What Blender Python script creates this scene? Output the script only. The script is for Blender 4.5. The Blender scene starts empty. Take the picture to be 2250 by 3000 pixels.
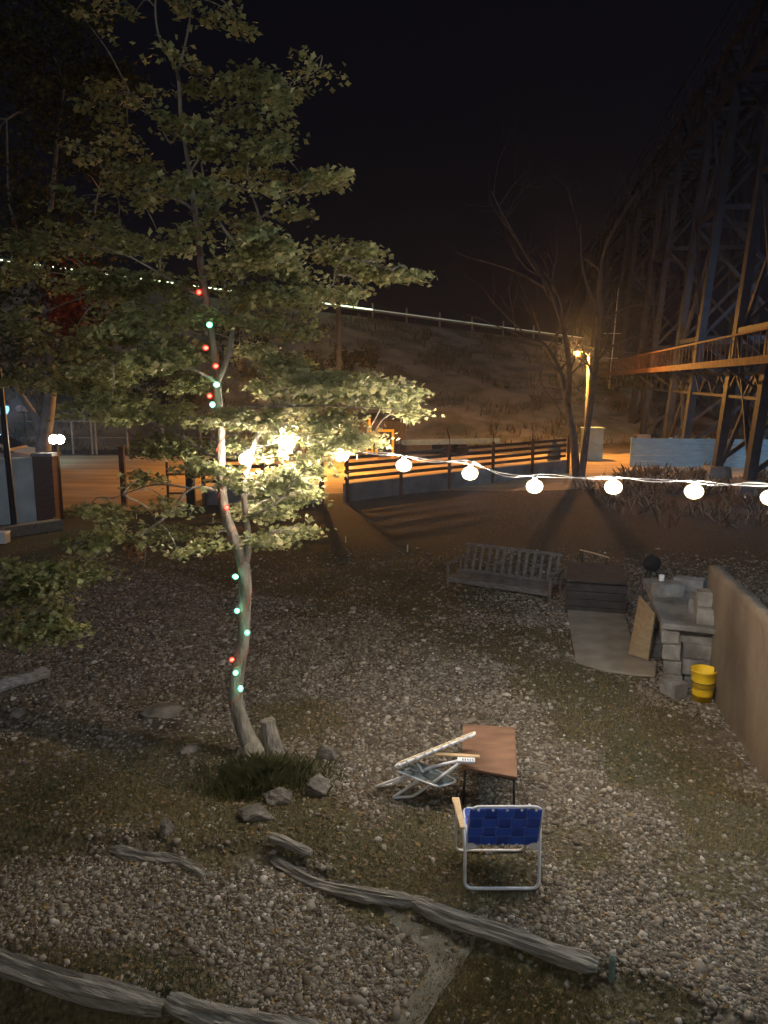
import bpy, bmesh, math, random
import numpy as np
from math import radians as R, sin, cos, tan, pi, atan2, sqrt
from mathutils import Vector, Matrix, noise as mnoise

random.seed(11)
RNG = np.random.default_rng(11)
sc = bpy.context.scene
C = sc.collection

# ------------------------------------------------------------------ camera
CAM_H, PITCH, FPX, W, H = 3.7, R(10.0), 2253.0, 2250.0, 3000.0
cam_d = bpy.data.cameras.new('camera')
cam = bpy.data.objects.new('camera', cam_d)
C.objects.link(cam)
cam.location = (0, 0, CAM_H)
cam.rotation_euler = (pi / 2 - PITCH, 0, 0)
cam_d.sensor_fit = 'VERTICAL'
cam_d.sensor_height = 36.0
cam_d.lens = 36.0 * FPX / H
cam_d.clip_start, cam_d.clip_end = 0.05, 2000
sc.camera = cam

# ------------------------------------------------------------------ world: moonless night sky
w = bpy.data.worlds.new('World')
sc.world = w
w.use_nodes = True
bg = w.node_tree.nodes['Background']
bg.inputs['Color'].default_value = (0.33, 0.31, 0.50, 1)
bg.inputs['Strength'].default_value = 0.0062

# faint cool fill light added behind the camera to lift the dark areas
sd = bpy.data.lights.new('cool_fill', 'SUN')
sd.energy = 0.20
sd.color = (0.72, 0.80, 1.0)
sd.angle = R(0.5)
so = bpy.data.objects.new('cool_fill', sd)
C.objects.link(so)
so.rotation_euler = (R(50), 0, R(-25))

sc.view_settings.view_transform = 'Standard'
sc.view_settings.look = 'None'
sc.view_settings.exposure = 0.45
sc.view_settings.gamma = 1
sc.render.engine = 'CYCLES'
cy = sc.cycles
cy.use_denoising = True
cy.sample_clamp_indirect = 2.0
cy.max_bounces = 5
cy.diffuse_bounces = 2
cy.glossy_bounces = 2
cy.transmission_bounces = 4
cy.volume_bounces = 0
cy.caustics_reflective = False
cy.caustics_refractive = False

# ------------------------------------------------------------------ pixel <-> world
CP, SP = cos(PITCH), sin(PITCH)

def ray(px, py):
    a = (px - W / 2) / FPX
    b = (H / 2 - py) / FPX
    return Vector((a, CP + b * SP, b * CP - SP))

def atD(px, py, D):
    r = ray(px, py)
    return Vector((0, 0, CAM_H)) + r * (D / r.y)

def atZ(px, py, z=0.0):
    r = ray(px, py)
    return Vector((0, 0, CAM_H)) + r * ((z - CAM_H) / r.z)

# ------------------------------------------------------------------ terrain
def seg_side(p, poly):
    """signed distance to a polyline, positive on its left"""
    best, sg = 1e9, 1
    for (ax, ay), (bx, by) in zip(poly[:-1], poly[1:]):
        dx, dy = bx - ax, by - ay
        l2 = dx * dx + dy * dy
        t = max(0, min(1, ((p[0] - ax) * dx + (p[1] - ay) * dy) / l2))
        qx, qy = ax + t * dx, ay + t * dy
        d = math.hypot(p[0] - qx, p[1] - qy)
        if d < best - 1e-9:
            best = d
            sg = 1 if dx * (p[1] - ay) - dy * (p[0] - ax) > 0 else -1
    return best * sg

def xy(px, py):
    v = atZ(px, py)
    return (v.x, v.y)

LOWER_LINE = [xy(-700, 2570), xy(-100, 2725), xy(330, 2862), xy(600, 2930), xy(960, 3015), xy(1100, 3190), xy(1100, 3900)]
UPPER_LINE = [xy(240, 2440), xy(560, 2470), xy(800, 2475), xy(1000, 2575), xy(1260, 2665), xy(1500, 2755), xy(1780, 2840), xy(2100, 2960)]
BAND_LINE = [xy(-300, 2040), xy(100, 2120), xy(330, 2200), xy(560, 2290), xy(700, 2310)]

def sstep(a, b, x):
    t = max(0.0, min(1.0, (x - a) / (b - a)))
    return t * t * (3 - 2 * t)

def ground_z(x, y):
    z = 0.035 * mnoise.noise(Vector((x * 0.7, y * 0.7, 3.1))) + 0.018 * mnoise.noise(Vector((x * 2.3, y * 2.3, 7.7)))
    if y < 13 and -9 < x < 9:
        d = seg_side((x, y), LOWER_LINE)
        z -= 0.34 * (1 - sstep(-0.10, 0.06, d))
        if y < 8.5:
            d = seg_side((x, y), UPPER_LINE)
            z -= 0.10 * (1 - sstep(-0.10, 0.05, d)) * sstep(6.8, 6.2, y)
        d = abs(seg_side((x, y), BAND_LINE))
        if x < -0.9:
            z -= 0.11 * math.exp(-(d / 0.22) ** 2)
    return z * sstep(23, 20, y) if y > 18 else z

# ------------------------------------------------------------------ materials
def nodes_of(m):
    m.use_nodes = True
    return m.node_tree.nodes, m.node_tree.links

MATS = {}
def mat(name, c1, c2=None, scale=8.0, rough=0.85, bump=0.0, bscale=None, stretch=None, metal=0.0, detail=6.0, contrast=(0.35, 0.65), spec=0.35, coords='Object', rot=None):
    if name in MATS:
        return MATS[name]
    m = bpy.data.materials.new(name)
    N, L = nodes_of(m)
    b = N['Principled BSDF']
    b.inputs['Roughness'].default_value = rough
    b.inputs['Metallic'].default_value = metal
    b.inputs['Specular IOR Level'].default_value = spec
    if c2 is None:
        c2 = tuple(v * 0.72 for v in c1)
    tc = N.new('ShaderNodeTexCoord')
    mp = N.new('ShaderNodeMapping')
    L.new(tc.outputs[coords], mp.inputs[0])
    if stretch:
        mp.inputs['Scale'].default_value = stretch
    if rot is not None:
        mp.vector_type = 'TEXTURE'
        mp.inputs['Scale'].default_value = tuple(1 / q for q in stretch)
        mp.inputs['Rotation'].default_value = (0, 0, rot)
    nz = N.new('ShaderNodeTexNoise')
    nz.inputs['Scale'].default_value = scale
    nz.inputs['Detail'].default_value = detail
    L.new(mp.outputs[0], nz.inputs['Vector'])
    cr = N.new('ShaderNodeValToRGB')
    cr.color_ramp.elements[0].position = contrast[0]
    cr.color_ramp.elements[1].position = contrast[1]
    cr.color_ramp.elements[0].color = (*c2, 1)
    cr.color_ramp.elements[1].color = (*c1, 1)
    L.new(nz.outputs['Fac'], cr.inputs[0])
    L.new(cr.outputs[0], b.inputs['Base Color'])
    if bump:
        n2 = N.new('ShaderNodeTexNoise')
        n2.inputs['Scale'].default_value = bscale or scale * 3
        n2.inputs['Detail'].default_value = 8
        L.new(mp.outputs[0], n2.inputs['Vector'])
        bp = N.new('ShaderNodeBump')
        bp.inputs['Strength'].default_value = bump
        bp.inputs['Distance'].default_value = 0.02
        L.new(n2.outputs['Fac'], bp.inputs['Height'])
        L.new(bp.outputs[0], b.inputs['Normal'])
    MATS[name] = m
    return m

def emit(name, col, strength, base=(0.8, 0.8, 0.8)):
    if name in MATS:
        return MATS[name]
    m = bpy.data.materials.new(name)
    N, L = nodes_of(m)
    b = N['Principled BSDF']
    b.inputs['Base Color'].default_value = (*base, 1)
    b.inputs['Emission Color'].default_value = (*col, 1)
    b.inputs['Emission Strength'].default_value = strength
    MATS[name] = m
    return m

def attr_mat(name, stops, attr='shade', rough=0.8, transl=0.0, spec=0.3):
    m = bpy.data.materials.new(name)
    N, L = nodes_of(m)
    b = N['Principled BSDF']
    b.inputs['Roughness'].default_value = rough
    b.inputs['Specular IOR Level'].default_value = spec
    at = N.new('ShaderNodeAttribute')
    at.attribute_name = attr
    cr = N.new('ShaderNodeValToRGB')
    e = cr.color_ramp.elements
    while len(e) < len(stops):
        e.new(0.5)
    for el, (p, c) in zip(e, stops):
        el.position = p
        el.color = (*c, 1)
    L.new(at.outputs['Fac'], cr.inputs[0])
    L.new(cr.outputs[0], b.inputs['Base Color'])
    if transl:
        t = N.new('ShaderNodeBsdfTranslucent')
        L.new(cr.outputs[0], t.inputs['Color'])
        mx = N.new('ShaderNodeMixShader')
        mx.inputs[0].default_value = transl
        L.new(b.outputs[0], mx.inputs[1])
        L.new(t.outputs[0], mx.inputs[2])
        L.new(mx.outputs[0], N['Material Output'].inputs['Surface'])
    return m

# ------------------------------------------------------------------ mesh builder
class MB:
    def __init__(self):
        self.v, self.f = [], []
    def add(self, vs, fs):
        o = len(self.v)
        self.v += [tuple(p) for p in vs]
        self.f += [tuple(i + o for i in q) for q in fs]
        return self
    def box(self, c, s, rot=None, taper=1.0):
        hx, hy, hz = s[0] / 2, s[1] / 2, s[2] / 2
        vs = []
        for z, k in ((-hz, 1.0), (hz, taper)):
            for x, y in ((-hx, -hy), (hx, -hy), (hx, hy), (-hx, hy)):
                p = Vector((x * k, y * k, z))
                if rot is not None:
                    p = rot @ p
                vs.append(p + Vector(c))
        return self.add(vs, [(3, 2, 1, 0), (4, 5, 6, 7), (0, 1, 5, 4), (1, 2, 6, 5), (2, 3, 7, 6), (3, 0, 4, 7)])
    def beam(self, a, b, wd, ht, up=(0, 0, 1)):
        a, b = Vector(a), Vector(b)
        d = (b - a)
        l = d.length
        y = d.normalized()
        u = Vector(up)
        if abs(y.dot(u)) > 0.98:
            u = Vector((0, 1, 0))
        x = y.cross(u).normalized()
        z = x.cross(y).normalized()
        rot = Matrix((x, y, z)).transposed()
        return self.box((a + b) / 2, (wd, l, ht), rot)
    def tube(self, pts, rad, n=8, cap=True, closed=False):
        pts = [Vector(p) for p in pts]
        k = len(pts)
        if not isinstance(rad, (list, tuple)):
            rad = [rad] * k
        vs, fs = [], []
        nrm = None
        for i, p in enumerate(pts):
            if closed:
                t = pts[(i + 1) % k] - pts[i - 1]
            else:
                t = pts[min(i + 1, k - 1)] - pts[max(i - 1, 0)]
            if t.length < 1e-9:
                t = Vector((0, 0, 1))
            t.normalize()
            if nrm is None:
                a = Vector((0, 0, 1)) if abs(t.z) < 0.9 else Vector((1, 0, 0))
                nrm = t.cross(a).normalized()
            else:
                nrm = (nrm - t * nrm.dot(t))
                nrm = nrm.normalized() if nrm.length > 1e-6 else t.orthogonal().normalized()
            bn = t.cross(nrm)
            for j in range(n):
                a = 2 * pi * j / n
                vs.append(p + (nrm * cos(a) + bn * sin(a)) * rad[i])
        rng = k if closed else k - 1
        for i in range(rng):
            i2 = (i + 1) % k
            for j in range(n):
                j2 = (j + 1) % n
                fs.append((i * n + j, i * n + j2, i2 * n + j2, i2 * n + j))
        if cap and not closed:
            fs.append(tuple(range(n - 1, -1, -1)))
            fs.append(tuple((k - 1) * n + j for j in range(n)))
        return self.add(vs, fs)
    def lathe(self, prof, c=(0, 0, 0), n=20, rot=None):
        vs, fs = [], []
        for r, z in prof:
            for j in range(n):
                a = 2 * pi * j / n
                p = Vector((r * cos(a), r * sin(a), z))
                if rot is not None:
                    p = rot @ p
                vs.append(p + Vector(c))
        for i in range(len(prof) - 1):
            for j in range(n):
                j2 = (j + 1) % n
                fs.append((i * n + j, i * n + j2, (i + 1) * n + j2, (i + 1) * n + j))
        if prof[0][0] > 1e-6:
            fs.append(tuple(range(n - 1, -1, -1)))
        if prof[-1][0] > 1e-6:
            fs.append(tuple((len(prof) - 1) * n + j for j in range(n)))
        return self.add(vs, fs)
    def prism(self, poly, th, axis=Vector((0, 0, 1))):
        """closed polygon (3D points) given a thickness along axis"""
        n = len(poly)
        a = [Vector(p) for p in poly]
        b = [p + axis * th for p in a]
        fs = [tuple(range(n - 1, -1, -1)), tuple(range(n, 2 * n))]
        fs += [(i, (i + 1) % n, n + (i + 1) % n, n + i) for i in range(n)]
        return self.add(a + b, fs)
    def mesh(self, name, smooth=False):
        me = bpy.data.meshes.new(name)
        me.from_pydata(self.v, [], self.f)
        bm = bmesh.new()
        bm.from_mesh(me)
        bmesh.ops.recalc_face_normals(bm, faces=bm.faces)
        bm.to_mesh(me)
        bm.free()
        if smooth:
            me.polygons.foreach_set('use_smooth', [True] * len(me.polygons))
        return me
    def build(self, name, material, parent=None, smooth=False, bevel=0.0):
        me = self.mesh(name, smooth)
        me.materials.append(material)
        o = bpy.data.objects.new(name, me)
        C.objects.link(o)
        if parent is not None:
            o.parent = parent
            o.matrix_parent_inverse = world_of(parent).inverted()
        if bevel:
            b = o.modifiers.new('bevel', 'BEVEL')
            b.width = bevel
            b.segments = 2
            b.limit_method = 'ANGLE'
        return o

def world_of(o):
    m = o.matrix_basis.copy()
    if o.parent is not None:
        m = world_of(o.parent) @ o.matrix_parent_inverse @ m
    return m

def tag(o, label=None, cat=None, group=None, kind=None):
    if label: o['label'] = label
    if cat: o['category'] = cat
    if group: o['group'] = group
    if kind: o['kind'] = kind
    return o

def thing(name, label, cat, loc=(0, 0, 0), group=None):
    o = bpy.data.objects.new(name, None)
    o.empty_display_size = 0.2
    C.objects.link(o)
    o.location = loc
    return tag(o, label, cat, group)

def np_mesh(name, verts, faces_flat, loop_total, material, shade=None, smooth=False):
    """verts (n,3), uniform polygons of loop_total corners; shade = one value per vertex"""
    me = bpy.data.meshes.new(name)
    nf = len(faces_flat) // loop_total
    me.vertices.add(len(verts))
    me.vertices.foreach_set('co', np.ascontiguousarray(verts, dtype=np.float32).ravel())
    me.loops.add(len(faces_flat))
    me.loops.foreach_set('vertex_index', np.ascontiguousarray(faces_flat, dtype=np.int32))
    me.polygons.add(nf)
    me.polygons.foreach_set('loop_start', np.arange(0, nf * loop_total, loop_total, dtype=np.int32))
    if smooth:
        me.polygons.foreach_set('use_smooth', np.ones(nf, dtype=bool))
    me.update()
    me.validate()
    if shade is not None:
        a = me.attributes.new('shade', 'FLOAT', 'POINT')
        a.data.foreach_set('value', np.ascontiguousarray(shade, dtype=np.float32))
    me.materials.append(material)
    o = bpy.data.objects.new(name, me)
    C.objects.link(o)
    return o

def rounded(pts, r, seg=5, closed=False):
    """round the inner corners of a polyline"""
    pts = [Vector(p) for p in pts]
    k = len(pts)
    out = []
    for i, p in enumerate(pts):
        if not closed and i in (0, k - 1):
            out.append(p)
            continue
        a, b = pts[i - 1], pts[(i + 1) % k]
        da, db = (a - p), (b - p)
        rr = min(r, da.length * 0.45, db.length * 0.45)
        s, e = p + da.normalized() * rr, p + db.normalized() * rr
        for j in range(seg + 1):
            t = j / seg
            out.append(s * (1 - t) ** 2 + p * 2 * t * (1 - t) + e * t ** 2)
    return out

def smooth_path(pts, n=6):
    """Catmull-Rom through points"""
    pts = [Vector(p) for p in pts]
    P = [pts[0] * 2 - pts[1]] + pts + [pts[-1] * 2 - pts[-2]]
    out = []
    for i in range(1, len(P) - 2):
        p0, p1, p2, p3 = P[i - 1:i + 3]
        for j in range(n):
            t = j / n
            out.append(0.5 * ((2 * p1) + (p2 - p0) * t + (2 * p0 - 5 * p1 + 4 * p2 - p3) * t * t + (3 * p1 - p0 - 3 * p2 + p3) * t ** 3))
    out.append(pts[-1])
    return out

def lerp_list(vals, n, total):
    k = len(vals) - 1
    return [vals[min(k - 1, int(i * k / (total - 1)))] * (1 - ((i * k / (total - 1)) - min(k - 1, int(i * k / (total - 1))))) +
            vals[min(k - 1, int(i * k / (total - 1))) + 1] * ((i * k / (total - 1)) - min(k - 1, int(i * k / (total - 1)))) for i in range(total)]

# common materials
M_white = mat('white_painted_tube', (0.78, 0.79, 0.82), (0.62, 0.62, 0.64), 14, 0.35, spec=0.5)
M_wood_grey = mat('weathered_timber', (0.34, 0.315, 0.275), (0.12, 0.108, 0.092), 5, 0.9, 1.0, 9, (1.0, 7, 9), contrast=(0.28, 0.74), detail=12, rot=R(-24))
M_wood_arm = mat('varnished_wood', (0.66, 0.48, 0.28), (0.55, 0.37, 0.19), 12, 0.5, stretch=(1, 6, 6))
M_dark = mat('dark_steel', (0.03, 0.03, 0.034), None, 10, 0.6)
M_bark = mat('grey_bark', (0.30, 0.26, 0.205), (0.13, 0.11, 0.085), 16, 0.9, 1.0, 40, (1, 1, 0.3), detail=10, contrast=(.34, .66))
M_rock = mat('fieldstone', (0.22, 0.19, 0.16), (0.085, 0.078, 0.065), 5, 0.92, 0.7, 18)

# ================================================================== GROUND
def build_ground():
    xs = np.concatenate([[-400, -200, -90, -50, -30, -20, -14, -11], np.arange(-9, 9.01, 0.13), [11, 14, 20, 30, 50, 90, 200, 400]])
    ys = np.concatenate([[-60, -20, -6, 0, 1.5], np.arange(2.4, 13.0, 0.11), np.arange(13.2, 23.0, 0.4), [25, 30, 40, 60, 100, 200, 400]])
    V = np.zeros((len(ys), len(xs), 3))
    for j, y in enumerate(ys):
        for i, x in enumerate(xs):
            V[j, i] = (x, y, ground_z(x, y))
    ny, nx = len(ys), len(xs)
    MO = np.zeros((ny, nx))
    for j, y in enumerate(ys):
        for i, x in enumerate(xs):
            if 2.0 < y < 24: MO[j, i] = max(grassiness(x, y), .75 * sstep(12, 17, y))
    a = (np.arange(ny - 1)[:, None] * nx + np.arange(nx - 1)[None, :]).ravel()
    f = np.stack([a, a + 1, a + nx + 1, a + nx], 1).ravel()
    m = bpy.data.materials.new('soil_moss_gravel')
    N, L = nodes_of(m)
    b = N['Principled BSDF']
    b.inputs['Roughness'].default_value = 0.95
    b.inputs['Specular IOR Level'].default_value = 0.15
    tc = N.new('ShaderNodeTexCoord')
    def noise(s, d=6):
        n = N.new('ShaderNodeTexNoise')
        n.inputs['Scale'].default_value = s
        n.inputs['Detail'].default_value = d
        L.new(tc.outputs['Object'], n.inputs['Vector'])
        return n
    def ramp(src, stops):
        c = N.new('ShaderNodeValToRGB')
        e = c.color_ramp.elements
        while len(e) < len(stops): e.new(0.5)
        for el, (p, col) in zip(e, stops):
            el.position = p
            el.color = (*col, 1)
        L.new(src, c.inputs[0])
        return c
    def mix(fac, a, bb, blend='MIX'):
        x = N.new('ShaderNodeMixRGB')
        x.blend_type = blend
        if hasattr(fac, 'default_value'): L.new(fac, x.inputs[0])
        else: x.inputs[0].default_value = fac
        L.new(a, x.inputs[1]); L.new(bb, x.inputs[2])
        return x
    soil = ramp(noise(3.2, 10).outputs['Fac'], [(0.3, (0.055, 0.042, 0.03)), (0.5, (0.10, 0.08, 0.056)), (0.7, (0.155, 0.128, 0.092))])
    moss = ramp(noise(26, 6).outputs['Fac'], [(0.3, (0.052, 0.045, 0.026)), (0.55, (0.105, 0.088, 0.048)), (0.75, (0.17, 0.142, 0.082))])
    vo = N.new('ShaderNodeTexVoronoi')
    vo.inputs['Scale'].default_value = 21
    L.new(tc.outputs['Object'], vo.inputs['Vector'])
    sep = N.new('ShaderNodeSeparateColor')
    L.new(vo.outputs['Color'], sep.inputs[0])
    peb = ramp(sep.outputs[0], [(0.0, (0.09, 0.075, 0.055)), (0.6, (0.19, 0.16, 0.125)), (0.9, (0.27, 0.235, 0.19)), (1.0, (0.52, 0.48, 0.42))])
    pm = ramp(vo.outputs['Distance'], [(0.30, (1, 1, 1)), (0.55, (0, 0, 0))])
    c1 = mix(pm.outputs[0], soil.outputs[0], peb.outputs[0])
    gm = ramp(noise(0.75, 5).outputs['Fac'], [(0.44, (0, 0, 0)), (0.60, (1, 1, 1))])
    at = N.new('ShaderNodeAttribute'); at.attribute_name = 'shade'
    ad = N.new('ShaderNodeMath'); ad.operation = 'MULTIPLY_ADD'
    L.new(noise(9, 6).outputs['Fac'], ad.inputs[0]); ad.inputs[1].default_value = 0.9
    L.new(at.outputs['Fac'], ad.inputs[2])
    gm = ramp(ad.outputs[0], [(0.60, (0, 0, 0)), (1.15, (1, 1, 1))])
    c2 = mix(gm.outputs[0], c1.outputs[0], moss.outputs[0])
    L.new(c2.outputs[0], b.inputs['Base Color'])
    bp = N.new('ShaderNodeBump')
    bp.inputs['Strength'].default_value = 0.9
    bp.inputs['Distance'].default_value = 0.02
    L.new(vo.outputs['Distance'], bp.inputs['Height'])
    bp.invert = True
    b2 = N.new('ShaderNodeBump')
    b2.inputs['Strength'].default_value = 0.8
    b2.inputs['Distance'].default_value = 0.03
    L.new(noise(30, 8).outputs['Fac'], b2.inputs['Height'])
    L.new(bp.outputs[0], b2.inputs['Normal'])
    L.new(b2.outputs[0], b.inputs['Normal'])
    o = np_mesh('ground', V.reshape(-1, 3), f, 4, m, MO.ravel(), smooth=True)
    tag(o, kind='structure')

# density of gravel / of grass at a ground point (world)
PATCHES_GRASS = [  # px, py, radius in metres, weight
    (1480, 2920, 0.50, 1.5), (1590, 2880, 0.36, 1.5), (1400, 2980, 0.36, 1.5), (1420, 2830, .2, 1.2), (1700, 3000, 0.35, 1.1),
    (1250, 2470, 0.55, 0.8), (1150, 2530, 0.5, 0.8), (1330, 2580, 0.35, 0.6), (1450, 2560, 0.4, 0.6),
    (1500, 1880, 1.1, 0.5), (1680, 2000, 0.8, 0.7), (1350, 1800, 1.2, 0.4), (1830, 2110, 0.8, 0.65), (1950, 2250, 0.6, 0.8),
    (2150, 2400, 0.5, 0.9), (2100, 2550, 0.5, 0.4), (1700, 2480, 0.35, 0.5),
    (760, 2280, 0.45, 1.0), (850, 2380, 0.45, 0.9), (650, 2400, 0.5, 0.7), (950, 2430, 0.4, 0.8),
    (250, 2330, 0.8, 0.6), (450, 2350, 0.5, 0.5), (100, 2250, 0.8, 0.6), (880, 2100, 0.6, 0.6), (560, 2220, 0.5, 0.6),
    (120, 2900, 0.6, 0.7), (400, 2970, 0.6, 0.7), (1100, 1700, 2.2, 0.6), (900, 1650, 2.2, 0.6), (1900, 2950, .3, .7)]
PG = [(atZ(a, b), r, k) for a, b, r, k in PATCHES_GRASS]

def grassiness(x, y):
    g = 0.0
    for p, r, k in PG:
        d = math.hypot(x - p.x, y - p.y) / r
        if d < 1.6:
            g = max(g, k * (1 - sstep(0.55, 1.5, d)))
    n = mnoise.noise(Vector((x * 1.1, y * 1.1, 0))) * 0.5 + mnoise.noise(Vector((x * 3.1, y * 3.1, 4))) * 0.35
    return max(0.0, min(1.0, g + n * 0.55))

build_ground()

def bare(x, y):
    """dug-over brown soil left of the tree and under the timber steps"""
    v = 0.0
    for (px, py, r) in ((300, 2300, 1.0), (520, 2330, 0.8), (120, 2330, 0.8), (480, 2160, 0.6), (2050, 2150, 0.45), (1960, 2110, 0.4), (2120, 2220, 0.4)):
        p = atZ(px, py)
        v = max(v, 1 - sstep(0.5, 1.1, math.hypot(x - p.x, y - p.y) / r))
    if seg_side((x, y), LOWER_LINE) < 0.12:
        v = 0.93
    return v

def build_stones():
    # 3 base shapes from an icosahedron
    t = (1 + 5 ** 0.5) / 2
    base = np.array([(-1, t, 0), (1, t, 0), (-1, -t, 0), (1, -t, 0), (0, -1, t), (0, 1, t), (0, -1, -t), (0, 1, -t), (t, 0, -1), (t, 0, 1), (-t, 0, -1), (-t, 0, 1)], float)
    base /= np.linalg.norm(base[0])
    F = np.array([(0, 11, 5), (0, 5, 1), (0, 1, 7), (0, 7, 10), (0, 10, 11), (1, 5, 9), (5, 11, 4), (11, 10, 2), (10, 7, 6), (7, 1, 8), (3, 9, 4), (3, 4, 2), (3, 2, 6), (3, 6, 8), (3, 8, 9), (4, 9, 5), (2, 4, 11), (6, 2, 10), (8, 6, 7), (9, 8, 1)])
    pos, size = [], []
    tries = 0
    target = 90000
    while len(pos) < target and tries < 600000:
        tries += 1
        y = 3.3 + 13.5 * (random.random() ** 1.3)
        x = (random.random() - 0.5) * 1.18 * y
        g, bs = grassiness(x, y), bare(x, y)
        if random.random() < max(0.86 * sstep(0.15, 0.6, g), .93 * bs, sstep(12.0, 16.8, y)):
            continue
        z = ground_z(x, y)
        s = min(.034, .0092 * math.exp(random.gauss(.12, .42))) * (0.74 + 0.055 * y)
        if random.random() < 0.02:
            s *= 1.6
        pos.append((x, y, z + s * 0.15))
        size.append(s)
    n = len(pos)
    pos = np.array(pos); size = np.array(size)
    jit = base[None] * (1 + RNG.normal(0, 0.16, (n, 12, 1)))
    sc3 = np.stack([RNG.uniform(0.8, 1.5, n), RNG.uniform(0.7, 1.2, n), RNG.uniform(0.45, 0.9, n)], 1)
    v = jit * (size[:, None, None] * sc3[:, None, :])
    a = RNG.uniform(0, 2 * pi, n); ti = RNG.normal(0, 0.35, n)
    ca, sa, ct, st = np.cos(a), np.sin(a), np.cos(ti), np.sin(ti)
    x, y, z = v[..., 0], v[..., 1], v[..., 2]
    y, z = y * ct[:, None] - z * st[:, None], y * st[:, None] + z * ct[:, None]
    x, y = x * ca[:, None] - y * sa[:, None], x * sa[:, None] + y * ca[:, None]
    v = np.stack([x, y, z], -1) + pos[:, None, :]
    f = (F[None] + (np.arange(n) * 12)[:, None, None]).ravel()
    sh = np.repeat(RNG.beta(2.0, 2.6, n), 12)
    m = attr_mat('pebbles', [(0.0, (0.075, 0.058, 0.042)), (0.35, (0.16, 0.13, 0.10)), (0.7, (0.27, 0.235, 0.19)), (0.88, (0.40, 0.36, 0.31)), (1.0, (0.62, 0.58, 0.52))], rough=0.75)
    o = np_mesh('gravel', v.reshape(-1, 3), f, 3, m, sh, smooth=False)
    tag(o, 'loose grey and tan gravel pebbles covering the yard ground', 'gravel', kind='stuff')
build_stones()

def build_grass():
    vs, sh = [], []
    n = 0
    tries = 0
    while n < 46000 and tries < 260000:
        tries += 1
        y = 3.2 + 13.5 * (random.random() ** 1.35)
        x = (random.random() - 0.5) * 1.18 * y
        g = grassiness(x, y)
        if random.random() > g * 0.95 + 0.035:
            continue
        z = ground_z(x, y) - 0.004
        clump = mnoise.noise(Vector((x * 2.2, y * 2.2, 9))) * 0.5 + 0.5
        h = (0.018 + 0.05 * clump * random.random()) * (0.8 + 0.03 * y)
        a = random.random() * 2 * pi
        wd = 0.0028 * (0.9 + 0.10 * y)
        lx, ly = cos(a) * h * random.uniform(0.2, 0.9), sin(a) * h * random.uniform(0.2, 0.9)
        px_, py_ = -sin(a) * wd, cos(a) * wd
        vs += [(x - px_, y - py_, z), (x + px_, y + py_, z), (x + lx * 0.5 + px_ * 0.7, y + ly * 0.5 + py_ * 0.7, z + h * 0.7), (x + lx, y + ly, z + h)]
        s = max(0, min(1, 0.5 + 0.9 * mnoise.noise(Vector((x * 0.8, y * 0.8, 21))) + random.uniform(-0.22, 0.22)))
        sh += [s] * 4
        n += 1
    # thick low turf in the patch below the long timber
    for p, r, k in PG[:4]:
        for i in range(2300):
            a0 = random.random() * 6.283; rr = r * sqrt(random.random()) * (1 + .35 * mnoise.noise(Vector((cos(a0) * 2, sin(a0) * 2, r * 9))))
            x, y = p.x + rr * cos(a0), p.y + rr * sin(a0)
            z = ground_z(x, y) - .003; h = random.uniform(.012, .042); a = random.random() * 6.283
            lx, ly = cos(a) * h * .7, sin(a) * h * .7
            px_, py_ = -sin(a) * .004, cos(a) * .004
            vs += [(x - px_, y - py_, z), (x + px_, y + py_, z), (x + lx * .5 + px_ * .7, y + ly * .5 + py_ * .7, z + h * .7), (x + lx, y + ly, z + h)]
            sh += [max(0, min(1, .5 + .5 * mnoise.noise(Vector((x * 3, y * 3, 2))) + random.uniform(-.2, .2)))] * 4
    # a taller weedy tuft round the foot of the tree
    base = atZ(760, 2270)
    for i in range(2600):
        rr = abs(random.gauss(0, 0.30)); a0 = random.random() * 2 * pi
        x, y = base.x + rr * cos(a0) * 1.1 + 0.05, base.y + rr * sin(a0) * 0.6 - 0.08
        z = ground_z(x, y)
        h = random.uniform(0.05, 0.22) * (1 - rr * 0.8) + 0.03
        a = random.random() * 2 * pi
        lx, ly = cos(a) * h * 0.6, sin(a) * h * 0.6
        px_, py_ = -sin(a) * 0.005, cos(a) * 0.005
        vs += [(x - px_, y - py_, z), (x + px_, y + py_, z), (x + lx * 0.5 + px_ * 0.7, y + ly * 0.5 + py_ * 0.7, z + h * 0.7), (x + lx, y + ly, z + h)]
        sh += [random.uniform(0.0, 0.55)] * 4
    k = len(vs) // 4
    m = attr_mat('grass_blades', [(0, (0.055, 0.07, 0.028)), (0.35, (0.10, 0.095, 0.036)), (0.65, (0.18, 0.14, 0.06)), (1, (0.28, 0.21, 0.11))], rough=0.7, transl=0.3)
    o = np_mesh('grass', np.array(vs), np.arange(k * 4), 4, m, np.array(sh))
    tag(o, 'short mossy grass and weeds growing between the gravel', 'grass', kind='stuff')
build_grass()

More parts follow.
